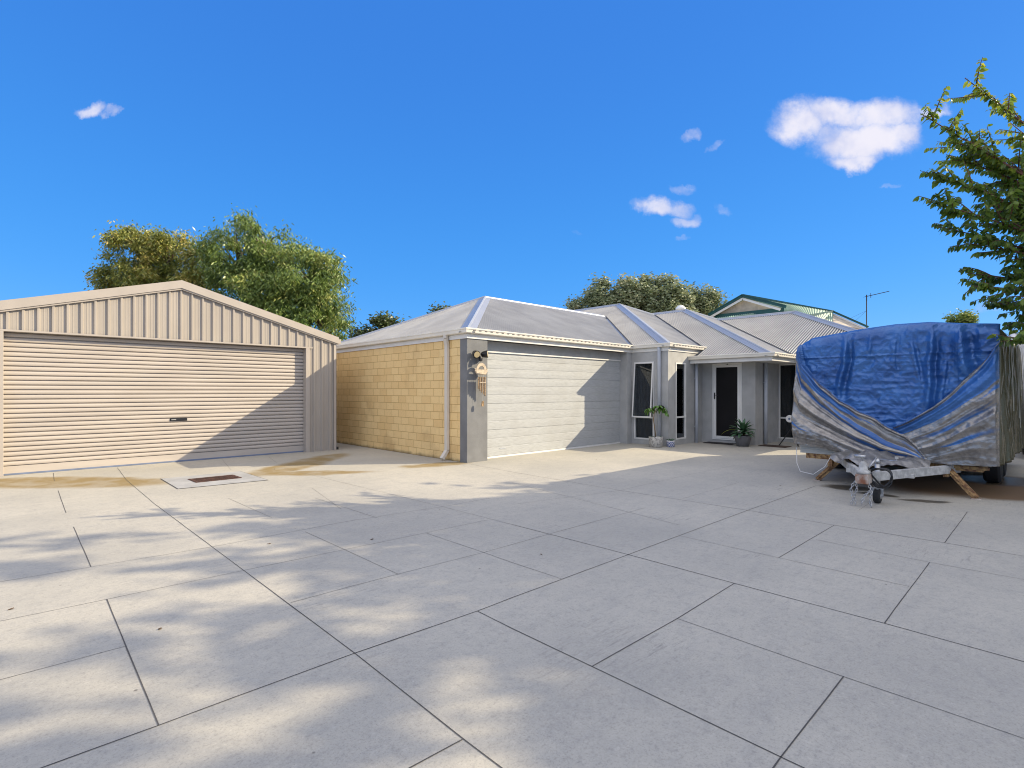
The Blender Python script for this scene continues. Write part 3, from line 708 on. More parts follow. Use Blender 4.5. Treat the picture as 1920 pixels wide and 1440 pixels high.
def leafpatch(b, base, d, L, w, droop, n=8, fold=.25):
    base = Vector(base); d = Vector(d).normalized(); P = []; p = base.copy(); side = d.cross(Vector((0, 0, 1)))
    side = side.normalized() if side.length > .1 else Vector((1, 0, 0))
    for i in range(n+1):
        t = i/n; ww = w*(math.sin(PI*min(1, t*.92+.08))**.7)*(1-t*.15) if t < 1 else .002
        up = side.cross(d).normalized()
        P.append([p-side*ww/2+up*ww*fold, p, p+side*ww/2+up*ww*fold])
        d = (d+Vector((0, 0, -droop/n))).normalized(); p = p+d*(L/n)
    b.grid(P)
# 1 tall stem plant
px_, py_ = 11.76, 7.06
r = thing('potted_plant', 'bare stemmed leafy plant in a round crackle glazed pot by the bay', 'potted plant', (px_, py_, 0)); R_ = Rel(r)
b = MB(); b.lathe((px_, py_, 0), [(.15, .0), (.172, .02), (.178, .25), (.17, .262), (.158, .262), (.155, .23)], 36); R_(b, 'pot', M['crackle'], smooth=True)
b = MB(); b.lathe((px_, py_, 0), [(.15, .20), (.156, .235), (.05, .245)], 20); R_(b, 'soil', M['potsoil'])
b = MB(); sp = [(px_, py_, .22), (px_-.02, py_+.02, .45), (px_-.05, py_+.04, .68), (px_-.03, py_+.03, .85), (px_+.04, py_-.02, .97), (px_+.12, py_-.06, 1.01)]
b.tube(sp, [.013, .012, .011, .01, .009, .006], 8); b.tube([sp[3], (px_-.10, py_+.08, .93), (px_-.16, py_+.12, .92)], [.008, .006, .004], 6); R_(b, 'stem', M['stem'], smooth=True)
b = MB(); random.seed(3)
for c, n in (((px_+.06, py_-.03, 1.0), 11), ((px_-.14, py_+.1, .93), 9), ((px_+.14, py_-.08, .97), 8)):
    for k in range(n):
        a = 2*PI*k/n+random.uniform(-.3, .3); el = random.uniform(-.1, .9)
        leafpatch(b, c, (math.cos(a)*math.cos(el), math.sin(a)*math.cos(el), math.sin(el)), random.uniform(.16, .26), random.uniform(.06, .09), random.uniform(1.6, 3.0))
for k in range(6): leafpatch(b, (px_+.17, py_-.11, .86), (random.uniform(-.4, .6), random.uniform(-.8, .3), .2), .2, .08, 2.2)
R_(b, 'foliage', M['leaf'], smooth=True, fix=False)
b = MB()
for k in range(14):
    a = random.uniform(0, 2*PI); rr = random.uniform(.03, .13); leafpatch(b, (px_+rr*math.cos(a), py_+rr*math.sin(a), .24), (math.cos(a), math.sin(a), 1), random.uniform(.04, .08), .03, 1)
R_(b, 'ground_foliage', M['leaf_blue'], fix=False)
# 2 small
px_, py_ = 12.02, 6.80
r = thing('potted_plant', 'small succulent in a blue and white patterned pot at the bay corner', 'potted plant', (px_, py_, 0)); R_ = Rel(r)
b = MB(); b.lathe((px_, py_, 0), [(.075, .0), (.098, .012), (.104, .14), (.108, .15), (.108, .162), (.094, .162), (.09, .14)], 32); R_(b, 'pot', M['bw'], smooth=True)
b = MB()
for k in range(26):
    a = random.uniform(0, 2*PI); rr = random.uniform(0, .07); leafpatch(b, (px_+rr*math.cos(a), py_+rr*math.sin(a), .15), (math.cos(a)*.8, math.sin(a)*.8, 1), random.uniform(.06, .13), .028, 1.0)
R_(b, 'foliage', M['leaf_blue'], fix=False)
# 3 agave
px_, py_ = 13.50, 5.62
r = thing('potted_plant', 'broad leaved agave in a dark grey tapered pot beside the screen door', 'potted plant', (px_, py_, 0)); R_ = Rel(r)
b = MB(); b.lathe((px_, py_, 0), [(.13, 0), (.15, .01), (.20, .24), (.205, .27), (.19, .275), (.18, .24)], 36); R_(b, 'pot', M['greypot'], smooth=True)
b = MB(); b.lathe((px_, py_, 0), [(.17, .22), (.183, .25), (.05, .265)], 20); R_(b, 'soil', M['potsoil'])
b = MB(); b2 = MB()
for k in range(46):
    a = k*2.39996; e = 1.35-1.25*(k/46)**.8
    bb = b2 if (k > 36 and k % 3 == 0) else b
    leafpatch(bb, (px_+.02*math.cos(a), py_+.02*math.sin(a), .30+.12*(1-k/46)), (math.cos(a)*math.cos(e), math.sin(a)*math.cos(e), math.sin(e)), random.uniform(.27, .38), random.uniform(.075, .11), random.uniform(.5, 1.3), fold=.18)
leafpatch(b2, (px_-.05, py_+.1, .4), (-.5, .8, .35), .45, .05, 1.2)
R_(b, 'foliage', M['leaf_blue'], smooth=True, fix=False); R_(b2, 'yellow_leaves', M['leaf_yel'], smooth=True, fix=False)
# disc stand by the wide window
ds = thing('disc_stand', 'small white disc on a black folding stand before the wide window', 'stand', (14.6, 4.85, 0)); R_ = Rel(ds)
b = MB(); b.lathe((14.49, 4.84, .69), [(.085, -.012), (.095, 0), (.085, .012)], 26, axis='x'); b2 = R_(b, 'disc', M['white'], smooth=False)
b = MB(); b.lathe((14.472, 4.84, .69), [(.028, -.006), (.028, .004)], 16, axis='x'); R_(b, 'hub', M['seal'], parent=b2)
b = MB(); b.bar((14.52, 4.84, .69), (14.62, 4.84, .32), .03, .03); b.bar((14.60, 4.84, .42), (14.45, 5.08, .0), .022, .022); b.bar((14.6, 4.84, .42), (14.85, 4.75, 0), .022, .022); b.bar((14.6, 4.84, .42), (14.4, 4.6, 0), .022, .022); R_(b, 'stand_frame', M['black'])

# ---------------------------------------------------------------- caravan
M['alu'] = mat('white_aluminium', (.62, .60, .54), .4, var=.1); M['cream'] = mat('painted_steel', (.52, .51, .48), .5, var=.2, vscale=14)
M['galv'] = mat('galvanised', (.50, .50, .50), .35, metal=.6, var=.2, vscale=30); M['rubber'] = mat('tyre_rubber', (.02, .02, .02), .8)
M['rusty_paint'] = mat('rusty_gold_steel', (.46, .29, .12), .75, col2=(.14, .06, .03), vscale=22); M['rust_cream'] = mat('rusty_cream_steel', (.50, .46, .40), .6, col2=(.24, .09, .04), vscale=11)
cv = thing('caravan', 'caravan parked under the blue and silver tarpaulin, drawbar forward', 'caravan', (11.5, 1.78, 0)); R_ = Rel(cv)
CX0, CX1, CY0, CY1 = 9.25, 13.9, .64, 2.93
b = MB(); b.box(CX0, CX1, CY0, CY1, .41, 2.12)
for k in range(6): b.box(CX0-.006, CX0, CY0+.02, CY1-.02, .43+k*.03, .445+k*.03)
R_(b, 'body', M['alu'], bevel=.02)
b = MB(); b.box(CX0+.02, CX1, CY0+.08, CY1-.08, .33, .408); 
for yy in (CY0+.45, CY1-.45): b.box(CX0-.1, CX1, yy-.03, yy+.03, .24, .33)
R_(b, 'chassis', M['rusty_paint'])
b = MB(); b.box(CX0-.01, CX0+.03, CY0+.02, 1.3, .36, .40); R_(b, 'front_rail', M['rusty_paint'])
for (A, B) in (((9.30, 2.33, .40), (9.17, 2.66, .0)), ((9.22, 1.10, .38), (9.06, .77, .0))):
    b = MB(); b.bar(A, (B[0], B[1], .012), .075, .03, up=(1, 0, 0)); b.bar((A[0]-.02, A[1], A[2]), (B[0]-.02, B[1], .03), .018, .04, up=(1, 0, 0)); lg = R_(b, 'stabiliser_leg', M['rusty_paint'])
    f = MB(); f.box(B[0]-.05, B[0]+.05, B[1]-.05, B[1]+.05, .001, .012); R_(f, 'foot_plate', M['rust_cream'], parent=lg)
b = MB()
CP = Vector((7.60, 1.68, .345))
for yy in (2.40, .98): b.bar((9.4, yy, .345), CP+Vector((.08, .05 if yy > 2 else -.05, 0)), .05, .11)
b.box(8.3, 8.36, 1.3, 2.05, .29, .345); R_(b, 'drawbar', M['cream'], bevel=.004)
b = MB(); b.box(7.46, 7.66, 1.61, 1.75, .275, .395); R_(b, 'coupling', M['rust_cream'], bevel=.012)
b = MB(); b.lathe((7.53, 1.68, .395), [(.075, 0), (.078, .03), (.05, .05), (.042, .11), (.03, .14), (.012, .15)], 20); R_(b, 'coupling_head', M['cream'], smooth=True)
b = MB(); b.tube([(7.6, 1.70, .45), (7.62, 1.70, .56), (7.56, 1.72, .60)], .012, 8); b.tube([(7.56, 1.66, .60), (7.56, 1.78, .60)], .02, 10); b.tube([(7.60, 1.64, .46), (7.72, 1.58, .58)], .012, 8); R_(b, 'brake_lever', M['galv'], smooth=True)
# jockey wheel
JX, JY = 7.86, 1.60
b = MB(); b.tube([(JX, JY, .24), (JX, JY, .50)], .030, 14); b.tube([(JX, JY, .50), (JX, JY, .53), (JX, JY, .56)], [.034, .034, .014], 14); b.tube([(JX, JY, .13), (JX, JY, .26)], .022, 12); b.tube([(JX, JY, .545), (JX-.02, JY-.20, .545), (JX-.02, JY-.20, .59)], .008, 6)
jw = R_(b, 'jockey_wheel', M['galv'], smooth=True)
b = MB(); b.tube([(JX-.02, JY-.20, .575), (JX-.02, JY-.20, .60)], .02, 10); R_(b, 'crank_knob', M['cream'], parent=jw)
b = MB(); b.lathe((JX, JY, .088), [(.03, -.035), (.078, -.035), (.088, -.02), (.088, .02), (.078, .035), (.03, .035)], 26, axis='y'); R_(b, 'tyre', M['rubber'], parent=jw)
b = MB(); b.lathe((JX, JY, .088), [(.02, -.04), (.035, -.038), (.035, .038), (.02, .04)], 16, axis='y'); b.bar((JX, JY-.047, .088), (JX, JY-.047, .19), .03, .006, up=(1, 0, 0)); b.bar((JX, JY+.047, .088), (JX, JY+.047, .19), .03, .006, up=(1, 0, 0)); b.box(JX-.02, JX+.02, JY-.05, JY+.05, .185, .195); R_(b, 'fork', M['galv'], parent=jw)
# chains
def chain(pts, nm):
    b = MB(); pts = [Vector(p) for p in pts]; acc = []
    for A, B in zip(pts, pts[1:]):
        L = (B-A).length; n = max(1, round(L/.034))
        for i in range(n): acc.append((A+(B-A)*(i+.5)/n, (B-A).normalized()))
    for i, (c, d) in enumerate(acc):
        s = d.orthogonal().normalized(); s = Matrix.Rotation(PI/2*(i % 2)+.4, 3, d) @ s; loop = []
        for k in range(9):
            a = 2*PI*k/8; loop.append(c+d*math.cos(a)*.024+s*math.sin(a)*.013)
        b.tube(loop, .0042, 5, caps=False)
    return R_(b, nm, M['galv'], smooth=True)
chain([(7.50, 1.76, .30), (7.49, 1.80, .20), (7.47, 1.77, .10), (7.46, 1.79, .02)], 'safety_chain')
chain([(7.53, 1.75, .29), (7.47, 1.73, .21), (7.48, 1.76, .12), (7.45, 1.74, .02)], 'safety_chain')
chain([(7.50, 1.62, .30), (7.52, 1.60, .20), (7.49, 1.66, .13), (7.46, 1.68, .04)], 'safety_chain')
chain([(7.54, 1.62, .29), (7.48, 1.585, .18), (7.48, 1.60, .10), (7.46, 1.58, .015)], 'safety_chain')
b = MB(); pts = [(7.58, 1.66, .47)]
for k in range(46):
    a = -PI*.75+2*PI*k/20; rr = .115+.012*math.sin(k*.9); pts.append((7.66+.01*math.sin(k*1.3)+.0012*k, 1.53-rr*.95*math.cos(a)-.0, .35+rr*math.sin(a)))
b.tube(pts, .0115, 8); pts2 = [(7.58, 1.65, .46), (7.62, 1.60, .36), (7.66, 1.53, .26), (7.68, 1.47, .235), (7.70, 1.43, .28), (7.7, 1.42, .36)]
b.tube(pts2, .0115, 8); R_(b, 'trailer_cable', M['black'], smooth=True)
b = MB(); b.tube([(9.2, 2.97, .50), (9.1, 2.93, .25), (9.0, 2.85, .14), (8.95, 2.65, .12), (8.98, 2.5, .25), (9.0, 2.42, .42)], .005, 6); R_(b, 'loose_cord', M['white'], smooth=True)
def wheel(x, y, r=.33, w=.2, pos=None):
    s = 1 if y > 1.8 else -1
    b = MB(); b.lathe((x, y, r), [(.2, -w/2), (r-.03, -w/2), (r, -w/2+.03), (r, w/2-.03), (r-.03, w/2), (.2, w/2)], 32, axis='y'); o = R_(b, 'wheel', M['rubber'], smooth=False)
    k = MB(); k.lathe((x, y, r), [(.05, -w/2+.0), (.12, -w/2+.03), (.2, -w/2+.01), (.2, w/2-.01), (.12, w/2-.03), (.05, w/2)], 24, axis='y'); R_(k, 'rim', M['cream'], parent=o)
for x in (10.95, 11.75):
    for y in (.74, 2.83): wheel(x, y)
b = MB(); b.box(10.5, 12.2, .60, .66, .62, .70); R_(b, 'mudguard', M['cream'])

# tarpaulin
def tarp_mat():
    m, nt, b = newmat('tarpaulin_weave')
    tc = nt.n('ShaderNodeTexCoord').outputs['Object']
    at = nt.n('ShaderNodeAttribute', attribute_name='blue').outputs['Fac']
    n = nt.noise(tc, 9, 5, .65); n2 = nt.noise(tc, 2.2, 4); 
    sp = nt.noise(nt.mapping(tc, scale=(1, 1, 2.2)), 26, 5, .7)
    blue = nt.mix(nt.ramp(n2, .35, .7), (.045, .155, .41), (.026, .095, .29))
    silver = nt.mix(nt.ramp(n, .35, .7), (.33, .31, .29), (.19, .18, .175))
    silver = nt.mix(nt.m('MULTIPLY', nt.ramp(n2, .5, .7), .5), silver, (.40, .355, .30))
    f = nt.ramp(nt.m('ADD', at, nt.m('MULTIPLY', nt.m('SUBTRACT', n, .5), .5)), .25, .75)  # mask also carries sky reflections painted on the silver wings
    col = nt.mix(f, silver, blue)
    ol = nt.n('ShaderNodeAttribute', attribute_name='olive').outputs['Fac']
    col = nt.mix(ol, col, (.13, .118, .07))
    nt.nt.links.new(col, b.inputs['Base Color'])
    nt.nt.links.new(nt.m('SUBTRACT', .60, nt.m('MULTIPLY', f, .30)), b.inputs['Metallic'])
    b.inputs['Roughness'].default_value = .27; b.inputs['Specular IOR Level'].default_value = .7
    sx = nt.n('ShaderNodeSeparateXYZ'); nt.setin(sx, 0, tc)
    gy_ = nt.m('PINGPONG', sx.outputs[1], .13); gz_ = nt.m('PINGPONG', sx.outputs[2], .065)
    crease = nt.m('MINIMUM', nt.ramp(gy_, 0, .008), nt.ramp(gz_, 0, .006))
    n3 = nt.bump(crease, .22, .004); n4 = nt.bump(sp, .26, .010, n3); n5 = nt.bump(nt.noise(tc, 11, 3), .30, .03, n4)
    nt.nt.links.new(n5, b.inputs['Normal'])
    return m
M['tarp'] = tarp_mat()
Lb = [(2.894, 2.145), (2.816, 1.81), (2.555, 1.469), (2.327, 1.253), (2.104, 1.109), (1.858, .976), (1.742, .881), (1.527, .771), (1.397, .638), (1.297, .469)]
Rb = [(.497, 2.134), (.67, 1.837), (.862, 1.586), (1.036, 1.381), (1.216, 1.191), (1.433, 1.03), (1.66, .893)]
Hb = [(3.004, .569), (2.596, .532), (2.306, .473), (1.832, .396), (1.309, .417), (.942, .417), (.561, .435)]
Tb = [(2.95, 2.10), (2.894, 2.17), (2.754, 2.25), (2.104, 2.335), (1.673, 2.37), (1.291, 2.366), (.894, 2.31), (.497, 2.27)]
def rg(x, y, z=0): return 1-2.2*abs(nz(x, y, z))
def tarp_disp(Y, z):
    zl = interp(Lb, Y)+.02*nz(Y*5, 3); zr_ = interp(Rb, Y)+.02*nz(Y*5, 8); h = interp(Hb, Y)
    crump = .011*rg(Y*5+z*2, z*5-Y, 4)+.006*rg(Y*12, z*11, 6)
    def wing(q, H_, so, k):
        A = .105*min(1, H_/1.1+.12); bend = .12*math.sin(2.2*Y+so)+.10*nz(Y*1.5, q*2, so)
        u = q+bend; ax = Y*.55+so
        f = .62*rg(ax, u*k, so)+.26*rg(ax*1.5, u*k*2.1, so+3)+.05*rg(ax*3, u*k*5.2, so+5)
        s2 = nz(ax*1.1+4, u*k*1.7, so+9)+.5*nz(ax*2, u*k*5, so+2)
        return A*f, s2, f
    if Y > 1.297 and z < zl:
        H_ = max(.08, zl-h); q = (zl-z)/H_; d, s2, f = wing(q, H_, 1.3, 3.6)
        lip = .04*math.exp(-((q-.025)/.03)**2)
        sp = max(0, 1-abs(q-.9)/.25)*max(0, (Y-2.2)/.8)*.02*rg(Y*14, z*14, 1)
        bl = .5+(s2-.10)*2.2+(-.25-f*.5)*.5 if q < .80 else .1  # blue streaks put reflected sky into the wing colour
        if .05 < q < .16: bl = .5+(s2+.05)*5
        return .075+d+lip+sp, min(1, max(0, bl))
    if z < zr_ and Y < 1.66:
        H_ = max(.08, zr_-h); q = (zr_-z)/H_; d, s2, f = wing(q, H_, 6.1, 4.0)
        lip = .04*math.exp(-((q-.02)/.025)**2); fade = 1 if q < .70 else max(.3, 1-(q-.70)*3)
        bl = .5+(s2-.10)*2.2+(-.25-f*.5)*.5 if q < .74 else 0  # painted sky reflection on the right wing too
        if q < .28: bl = .5+(s2+.18)*5
        return .04+d*fade+lip+crump*.7, min(1, max(0, bl))
    d = 0
    for yc, za, zb, a, wd, sl in ((2.30, 1.28, 2.15, .075, .030, .10), (1.26, 1.02, 2.2, .070, .028, .05), (.88, 1.45, 2.22, .11, .05, -.12), (1.66, 1.62, 2.2, .022, .02, .04), (1.98, 1.75, 2.2, .025, .02, .08), (1.40, 1.5, 2.15, .03, .02, -.10), (1.10, 1.1, 1.8, .02, .018, .05)):
        if za-.1 < z < zb+.12:
            k = min(1, max(0, (z-za+.1)/.35))*min(1, max(.25, (zb+.12-z)/.3)); yy = yc-sl*(z-1.7)+.035*nz(z*2.2, yc*5)+.012*nz(z*9, yc)
            t = (Y-yy)/wd
            d += a*k*(math.exp(-t*t*(.35 if t > 0 else 2.2))-.55*math.exp(-((t+2.1)/1.3)**2))
    if z < 1.93: d -= .014*min(1, (1.93-z)/.03); crump = crump*1.5+.008*rg(Y*3, z*13, 2)
    if Y < .95: crump *= 1.8
    return d+crump+.02*nz(Y*2.5, z*1.7, 9), 1.0
def build_tarp():
    tp = thing('tarpaulin', 'creased blue and silver tarpaulin draped over the caravan', 'tarpaulin', (11.5, 1.78, 0))
    FX = 9.17; V = []; blue = []; olive = []; Fs = []
    NYc, NZc = 300, 240
    def topcurve(tt, h, zt): # tt in [0,1.0]; returns z and inset
        zl = zt-.16
        if tt < .88: return h+(zl-h)*tt/.88, 0, 1
        a = (tt-.88)/.12*PI/2; return zl+.16*math.sin(a), .16*(1-math.cos(a)), math.cos(a)
    base = 0
    for j in range(NZc+1):
        for i in range(NYc+1):
            a = i/NYc; Y0 = .56+(2.94-.56)*a; zt = interp(Tb, Y0); h = interp(Hb, Y0)+.012*nz(Y0*9, 1)
            z, ins, k = topcurve(j/NZc, h, zt)
            d, bl = tarp_disp(Y0, z)
            edge = min(1, a/.02+.25)*min(1, (1-a)/.02+.25)
            fl_ = .09*max(0, (a-.75)/.25)*max(0, 1-abs(z-.95)/1.2)
            yy = Y0+fl_; rc = .05
            cr = rc*(1-math.sqrt(max(0, 1-max(0, 1-a*2.38/rc)**2))) + rc*(1-math.sqrt(max(0, 1-max(0, 1-(1-a)*2.38/rc)**2)))
            V.append((FX-d*k*edge+ins+cr, yy, z)); blue.append(bl); olive.append(0)
    nc = NYc+1
    for j in range(NZc):
        for i in range(NYc): Fs.append((j*nc+i, j*nc+i+1, (j+1)*nc+i+1, (j+1)*nc+i))
    # side skirts
    for sgn, ye, ztop, colY in ((-1, .56, 2.27, 0), (1, 2.94, 2.11, 1)):
        b0 = len(V); NX, NS = 160, 60
        for j in range(NS+1):
            for i in range(NX+1):
                t = i/NX; X = FX+.05+(13.95-FX)*t
                hem = interp([(0, .435 if sgn < 0 else .57), (.3, .47), (.6, .38), (1, .35)], t)+.03*nz(X*3, sgn*4)
                z, ins, k = topcurve(j/NS, hem, ztop)
                fold = (.020*math.sin(X*17+2*nz(X*2, z))+.016*math.sin(X*39+3*nz(X, z*2, 4))+.03*nz(X*1.5, z*1.2, 3))*k*min(1, t/.012)
                bow = .05*(1-j/NS)*min(1, t*10) if sgn < 0 else .09*max(0, 1-abs(z-.95)/1.2)*(1-t)
                V.append((X, ye+sgn*(fold+bow)-sgn*ins, z)); blue.append(0); olive.append(1 if sgn < 0 else .2)
        n2 = NX+1
        for j in range(NS):
            for i in range(NX): Fs.append((b0+j*n2+i, b0+j*n2+i+1, b0+(j+1)*n2+i+1, b0+(j+1)*n2+i))
    # roof sheet
    b0 = len(V); NX, NY2 = 70, 60
    for j in range(NX+1):
        for i in range(NY2+1):
            a = i/NY2; Y0 = .60+(2.90-.60)*a; X = FX+.15+(13.8-FX-.15)*j/NX
            zt = interp(Tb, Y0)-.004; ed = min(1, a/.06)*min(1, (1-a)/.06)
            V.append((X, Y0, zt-.03*(1-ed)+.02*nz(X*2.4, Y0*2.4, 8)*min(1, j/4)-(.03*math.sin(X*2.2)**2*min(1, j/5)))); blue.append(.8 if j < 8 else .3); olive.append(0)
    n2 = NY2+1
    for j in range(NX):
        for i in range(NY2): Fs.append((b0+j*n2+i, b0+j*n2+i+1, b0+(j+1)*n2+i+1, b0+(j+1)*n2+i))
    l = tp.location; me = bpy.data.meshes.new('cover_sheet'); me.from_pydata([(x-l[0], y-l[1], z-l[2]) for x, y, z in V], [], Fs); me.materials.append(M['tarp'])
    a1 = me.attributes.new('blue', 'FLOAT', 'POINT'); a1.data.foreach_set('value', blue); a2 = me.attributes.new('olive', 'FLOAT', 'POINT'); a2.data.foreach_set('value', olive)
    me.polygons.foreach_set('use_smooth', [True]*len(me.polygons))
    o = bpy.data.objects.new('cover_sheet', me); C.objects.link(o); o.parent = tp
    md = o.modifiers.new('sol', 'SOLIDIFY'); md.thickness = .004
    R_ = Rel(tp)
    # loose skirt bunched over the drawbar
    P = []; bl = []
    for j in range(50):
        u = j/49; row = []
        for i in range(90):
            v = i/89; Y = 2.36-1.12*v; X = 9.22-.95*u*(1-abs(v-.42)*1.1)
            z = .535-.05*u-.05*abs(v-.4)*2-.04*(v > .55)*(v-.55)*2+.045*nz(X*5, Y*5, 2)+.02*nz(X*13, Y*13, 5)-.12*max(0, u-.85)*3+.03*math.sin(Y*14+X*5)
            row.append((X, Y, z))
        P.append(row)
    b = MB(); b.grid(P); o = R_(b, 'drawbar_skirt', M['skirt'], smooth=True, fix=False)
    # eyelets along the hem
    b = MB()
    for Y, z in ((2.2, .50), (1.78, .46), (1.50, .47), (1.30, .50), (.95, .50), (.62, .5)):
        x = FX-.16; pts = [(x, Y+.014*math.cos(k*PI/5), z+.014*math.sin(k*PI/5)) for k in range(11)]; b.tube(pts, .004, 5, caps=False)
    # hanging cords over the near side
    b = MB(); random.seed(5)
    for k in range(6):
        X = 10.0+random.random()*3.2; z1 = random.uniform(1.2, 1.9); Y = .50; b = MB()
        b.tube([(X, .62, 2.27), (X, Y, 2.16), (X+.03, Y-.02, z1), (X+.02+random.uniform(-.05, .05), Y-.03, z1-.4)], .004, 5); R_(b, 'hanging_cord', M['string'])
M['skirt'] = mat('tarp_silver', (.33, .32, .31), .34, metal=.5, var=.2, vscale=7, bump=.5, bscale=20, bdist=.02)
build_tarp()

# second covered van beyond
M['whitecover'] = mat('white_cover', (.74, .73, .72), .5, var=.1, bump=.4, bscale=6, bdist=.03); M['grey_body'] = mat('grey_van_body', (.30, .30, .31), .4, var=.08)
sv = thing('covered_trailer', 'tall white covered trailer at the right edge behind the caravan', 'trailer', (17, -.4, 0)); R_ = Rel(sv)
b = MB(); rows = []
for j in range(16):
    z = 1.05+1.55*j/15; row = []
    for i in range(120):
        t = i/119*2; # around: side Y-, front, side Y+
        if t < .6: x, y, nxx, nyy = 19.5-(19.5-15)*t/.6, -1.9, 0, -1
        elif t < 1.4: x, y, nxx, nyy = 15, -1.9+2.7*(t-.6)/.8, -1, 0
        else: x, y, nxx, nyy = 15+4.5*(t-1.4)/.6, .8, 0, 1
        f = .03*math.sin(i*1.1)+.02*math.sin(i*2.3+z); ins = .15*max(0, (z-2.4)/.2)**2
        row.append((x+nxx*(f-ins), y+nyy*(f-ins), z+(.06*math.sin(i*.7) if j == 0 else 0)))
    rows.append(row)
b.grid(rows); b.box(15.2, 19.3, -1.7, .6, 2.5, 2.58); R_(b, 'cover', M['whitecover'], smooth=True)
b = MB(); b.box(15.03, 19.4, -1.82, .72, .28, 1.15); R_(b, 'body', M['grey_body'], bevel=.12)
for x in (16, 18.4):
    for y in (-1.6, .5):
        b = MB(); b.lathe((x, y, .31), [(.1, -.1), (.28, -.1), (.31, -.07), (.31, .07), (.28, .1), (.1, .1)], 28, axis='y'); R_(b, 'wheel', M['rubber'])

# ---------------------------------------------------------------- neighbour house and antenna
M['ngreen'] = mat('dark_green_trim', (.012, .085, .085), .5); M['nroof'] = mat('pale_green_roof', (.24, .36, .27), .5, var=.15); M['nwall'] = mat('neighbour_cream_wall', (.50, .44, .36), .8)
nh = thing('neighbour_house', 'cream house with green trimmed gable roof beyond the grey roofs', 'house', (38, 9, 0)); R_ = Rel(nh)
XG = 34
yl, yr, ya, za, zb = 16.35, 11.75, 14.18, 7.50, 6.54
b = MB(); b.face([(XG+.35, yl-.35, zb), (XG+.35, yr+.2, zb), (XG+.35, ya, za-.2)]); b.box(XG+3.2, XG+9, 12, 16, 0, 5.9); b.box(XG-1.2, XG+3.2, 9.5, 17, 0, 5.2); b.box(XG+3.2, 41, 7.6, 9.4, 0, 5.0); R_(b, 'wall', M['nwall'])
b = MB()
for (y0, z0, y1, z1) in ((yl+.1, zb-.05, ya, za), (ya, za, yr-.2, zb-.05)):
    b.bar((XG, y0, z0), (XG, y1, z1), .08, .16); b.bar((XG+.0, y0, z0+.09), (XG+.0, y1, z1+.09), .14, .05)
b.box(XG+.25, XG+.35, yr, yl-.15, zb-.28, zb-.02)
R_(b, 'barge_board', M['ngreen'])
b = MB()
for (y0, z0, y1, z1) in ((yl-.05, zb-.17, ya, za-.18), (ya, za-.18, yr+.15, zb-.17)): b.bar((XG+.03, y0, z0), (XG+.03, y1, z1), .06, .14)
R_(b, 'lining_board', M['white'])
b = MB()
def corr(p00, p10, p01, p11, n):
    A = []; B = []
    for i in range(n*4+1):
        t = i/(n*4); w = .02*math.cos(2*PI*i/4)
        A.append(Vector(p00).lerp(Vector(p10), t)+Vector((0, 0, w))); B.append(Vector(p01).lerp(Vector(p11), t)+Vector((0, 0, w)))
    b.grid([A, B])
ap_ = Vector((XG+.0, ya, za+.06)); e_ = Vector(at(1562, 584, 34.5)); f_ = Vector(at(1628, 613, 33)); k_ = Vector(at(1500, 625, 31.5)); l_ = Vector(at(1330, 606, 32)); m_ = Vector(at(1345, 596, 33))
r_ = Vector((XG+8, ya, za+.06))
corr(ap_, r_, (XG, yl+.1, zb-.02), (XG+8, yl+.1, zb-.02), 30)
corr(m_, Vector(at(1470, 579, 34)), l_, k_, 34)
corr(ap_, e_, Vector(at(1462, 582, 33.8)), Vector(at(1545, 600, 33)), 30)
corr(Vector(at(1470, 578, 34)), e_, k_, Vector(at(1560, 625, 32)), 24)
R_(b, 'roof', M['nroof'], fix=False)
b = MB(); b.bar(ap_, e_, .14, .10); b.bar(e_, f_, .14, .12); b.bar(Vector(at(1518, 592, 33.2)), e_, .12, .16); R_(b, 'gutter', M['ngreen'])
b = MB(); dz = Vector((0, 0, -.17)); b.bar(e_+dz, f_+dz, .08, .10); R_(b, 'fascia', M['white'])
b = MB(); P_ = [e_+dz*1.3, f_+dz*1.3, f_+Vector((0, 0, -2)), e_+Vector((0, 0, -3)), Vector(at(1500, 640, 33.6)), Vector(at(1525, 599, 33.6))]
b.face(P_); back = Vector((1.5, 1.2, 0)); b.face([p+back for p in P_]); [b.face([P_[q], P_[(q+1) % 6], P_[(q+1) % 6]+back, P_[q]+back]) for q in range(6)]
R_(b, 'gable_wall', M['nwall'])
an = thing('tv_antenna', 'thin television antenna on a mast above the tarpaulin', 'antenna', (40.04, 8.74, 5.4)); R_ = Rel(an)
b = MB(); b.tube([(40.04, 8.74, 5.3), (40.04, 8.74, 7.62)], .03, 6); R_(b, 'mast', M['dark'])
b = MB(); A = Vector((40.0, 8.78, 7.5)); B = Vector((41.05, 7.74, 7.84)); b.tube([A, B], .022, 6)
for k in range(14):
    p = A.lerp(B, k/13); h = .22-.012*k; b.tube([p+Vector((h*.7, h*.7, 0)), p-Vector((h*.7, h*.7, 0))], .012, 4)
b.tube([A.lerp(B, .22)+Vector((0, 0, .16)), A.lerp(B, .22)-Vector((0, 0, .16))], .02, 4); R_(b, 'array', M['dark'])
b = MB(); b.tube([(40.04, 8.74, 6.6), (38.9, 9.7, 5.9)], .006, 4); b.tube([(40.04, 8.74, 6.6), (39.4, 9.4, 5.75)], .006, 4); R_(b, 'guy_wire', M['dark'])

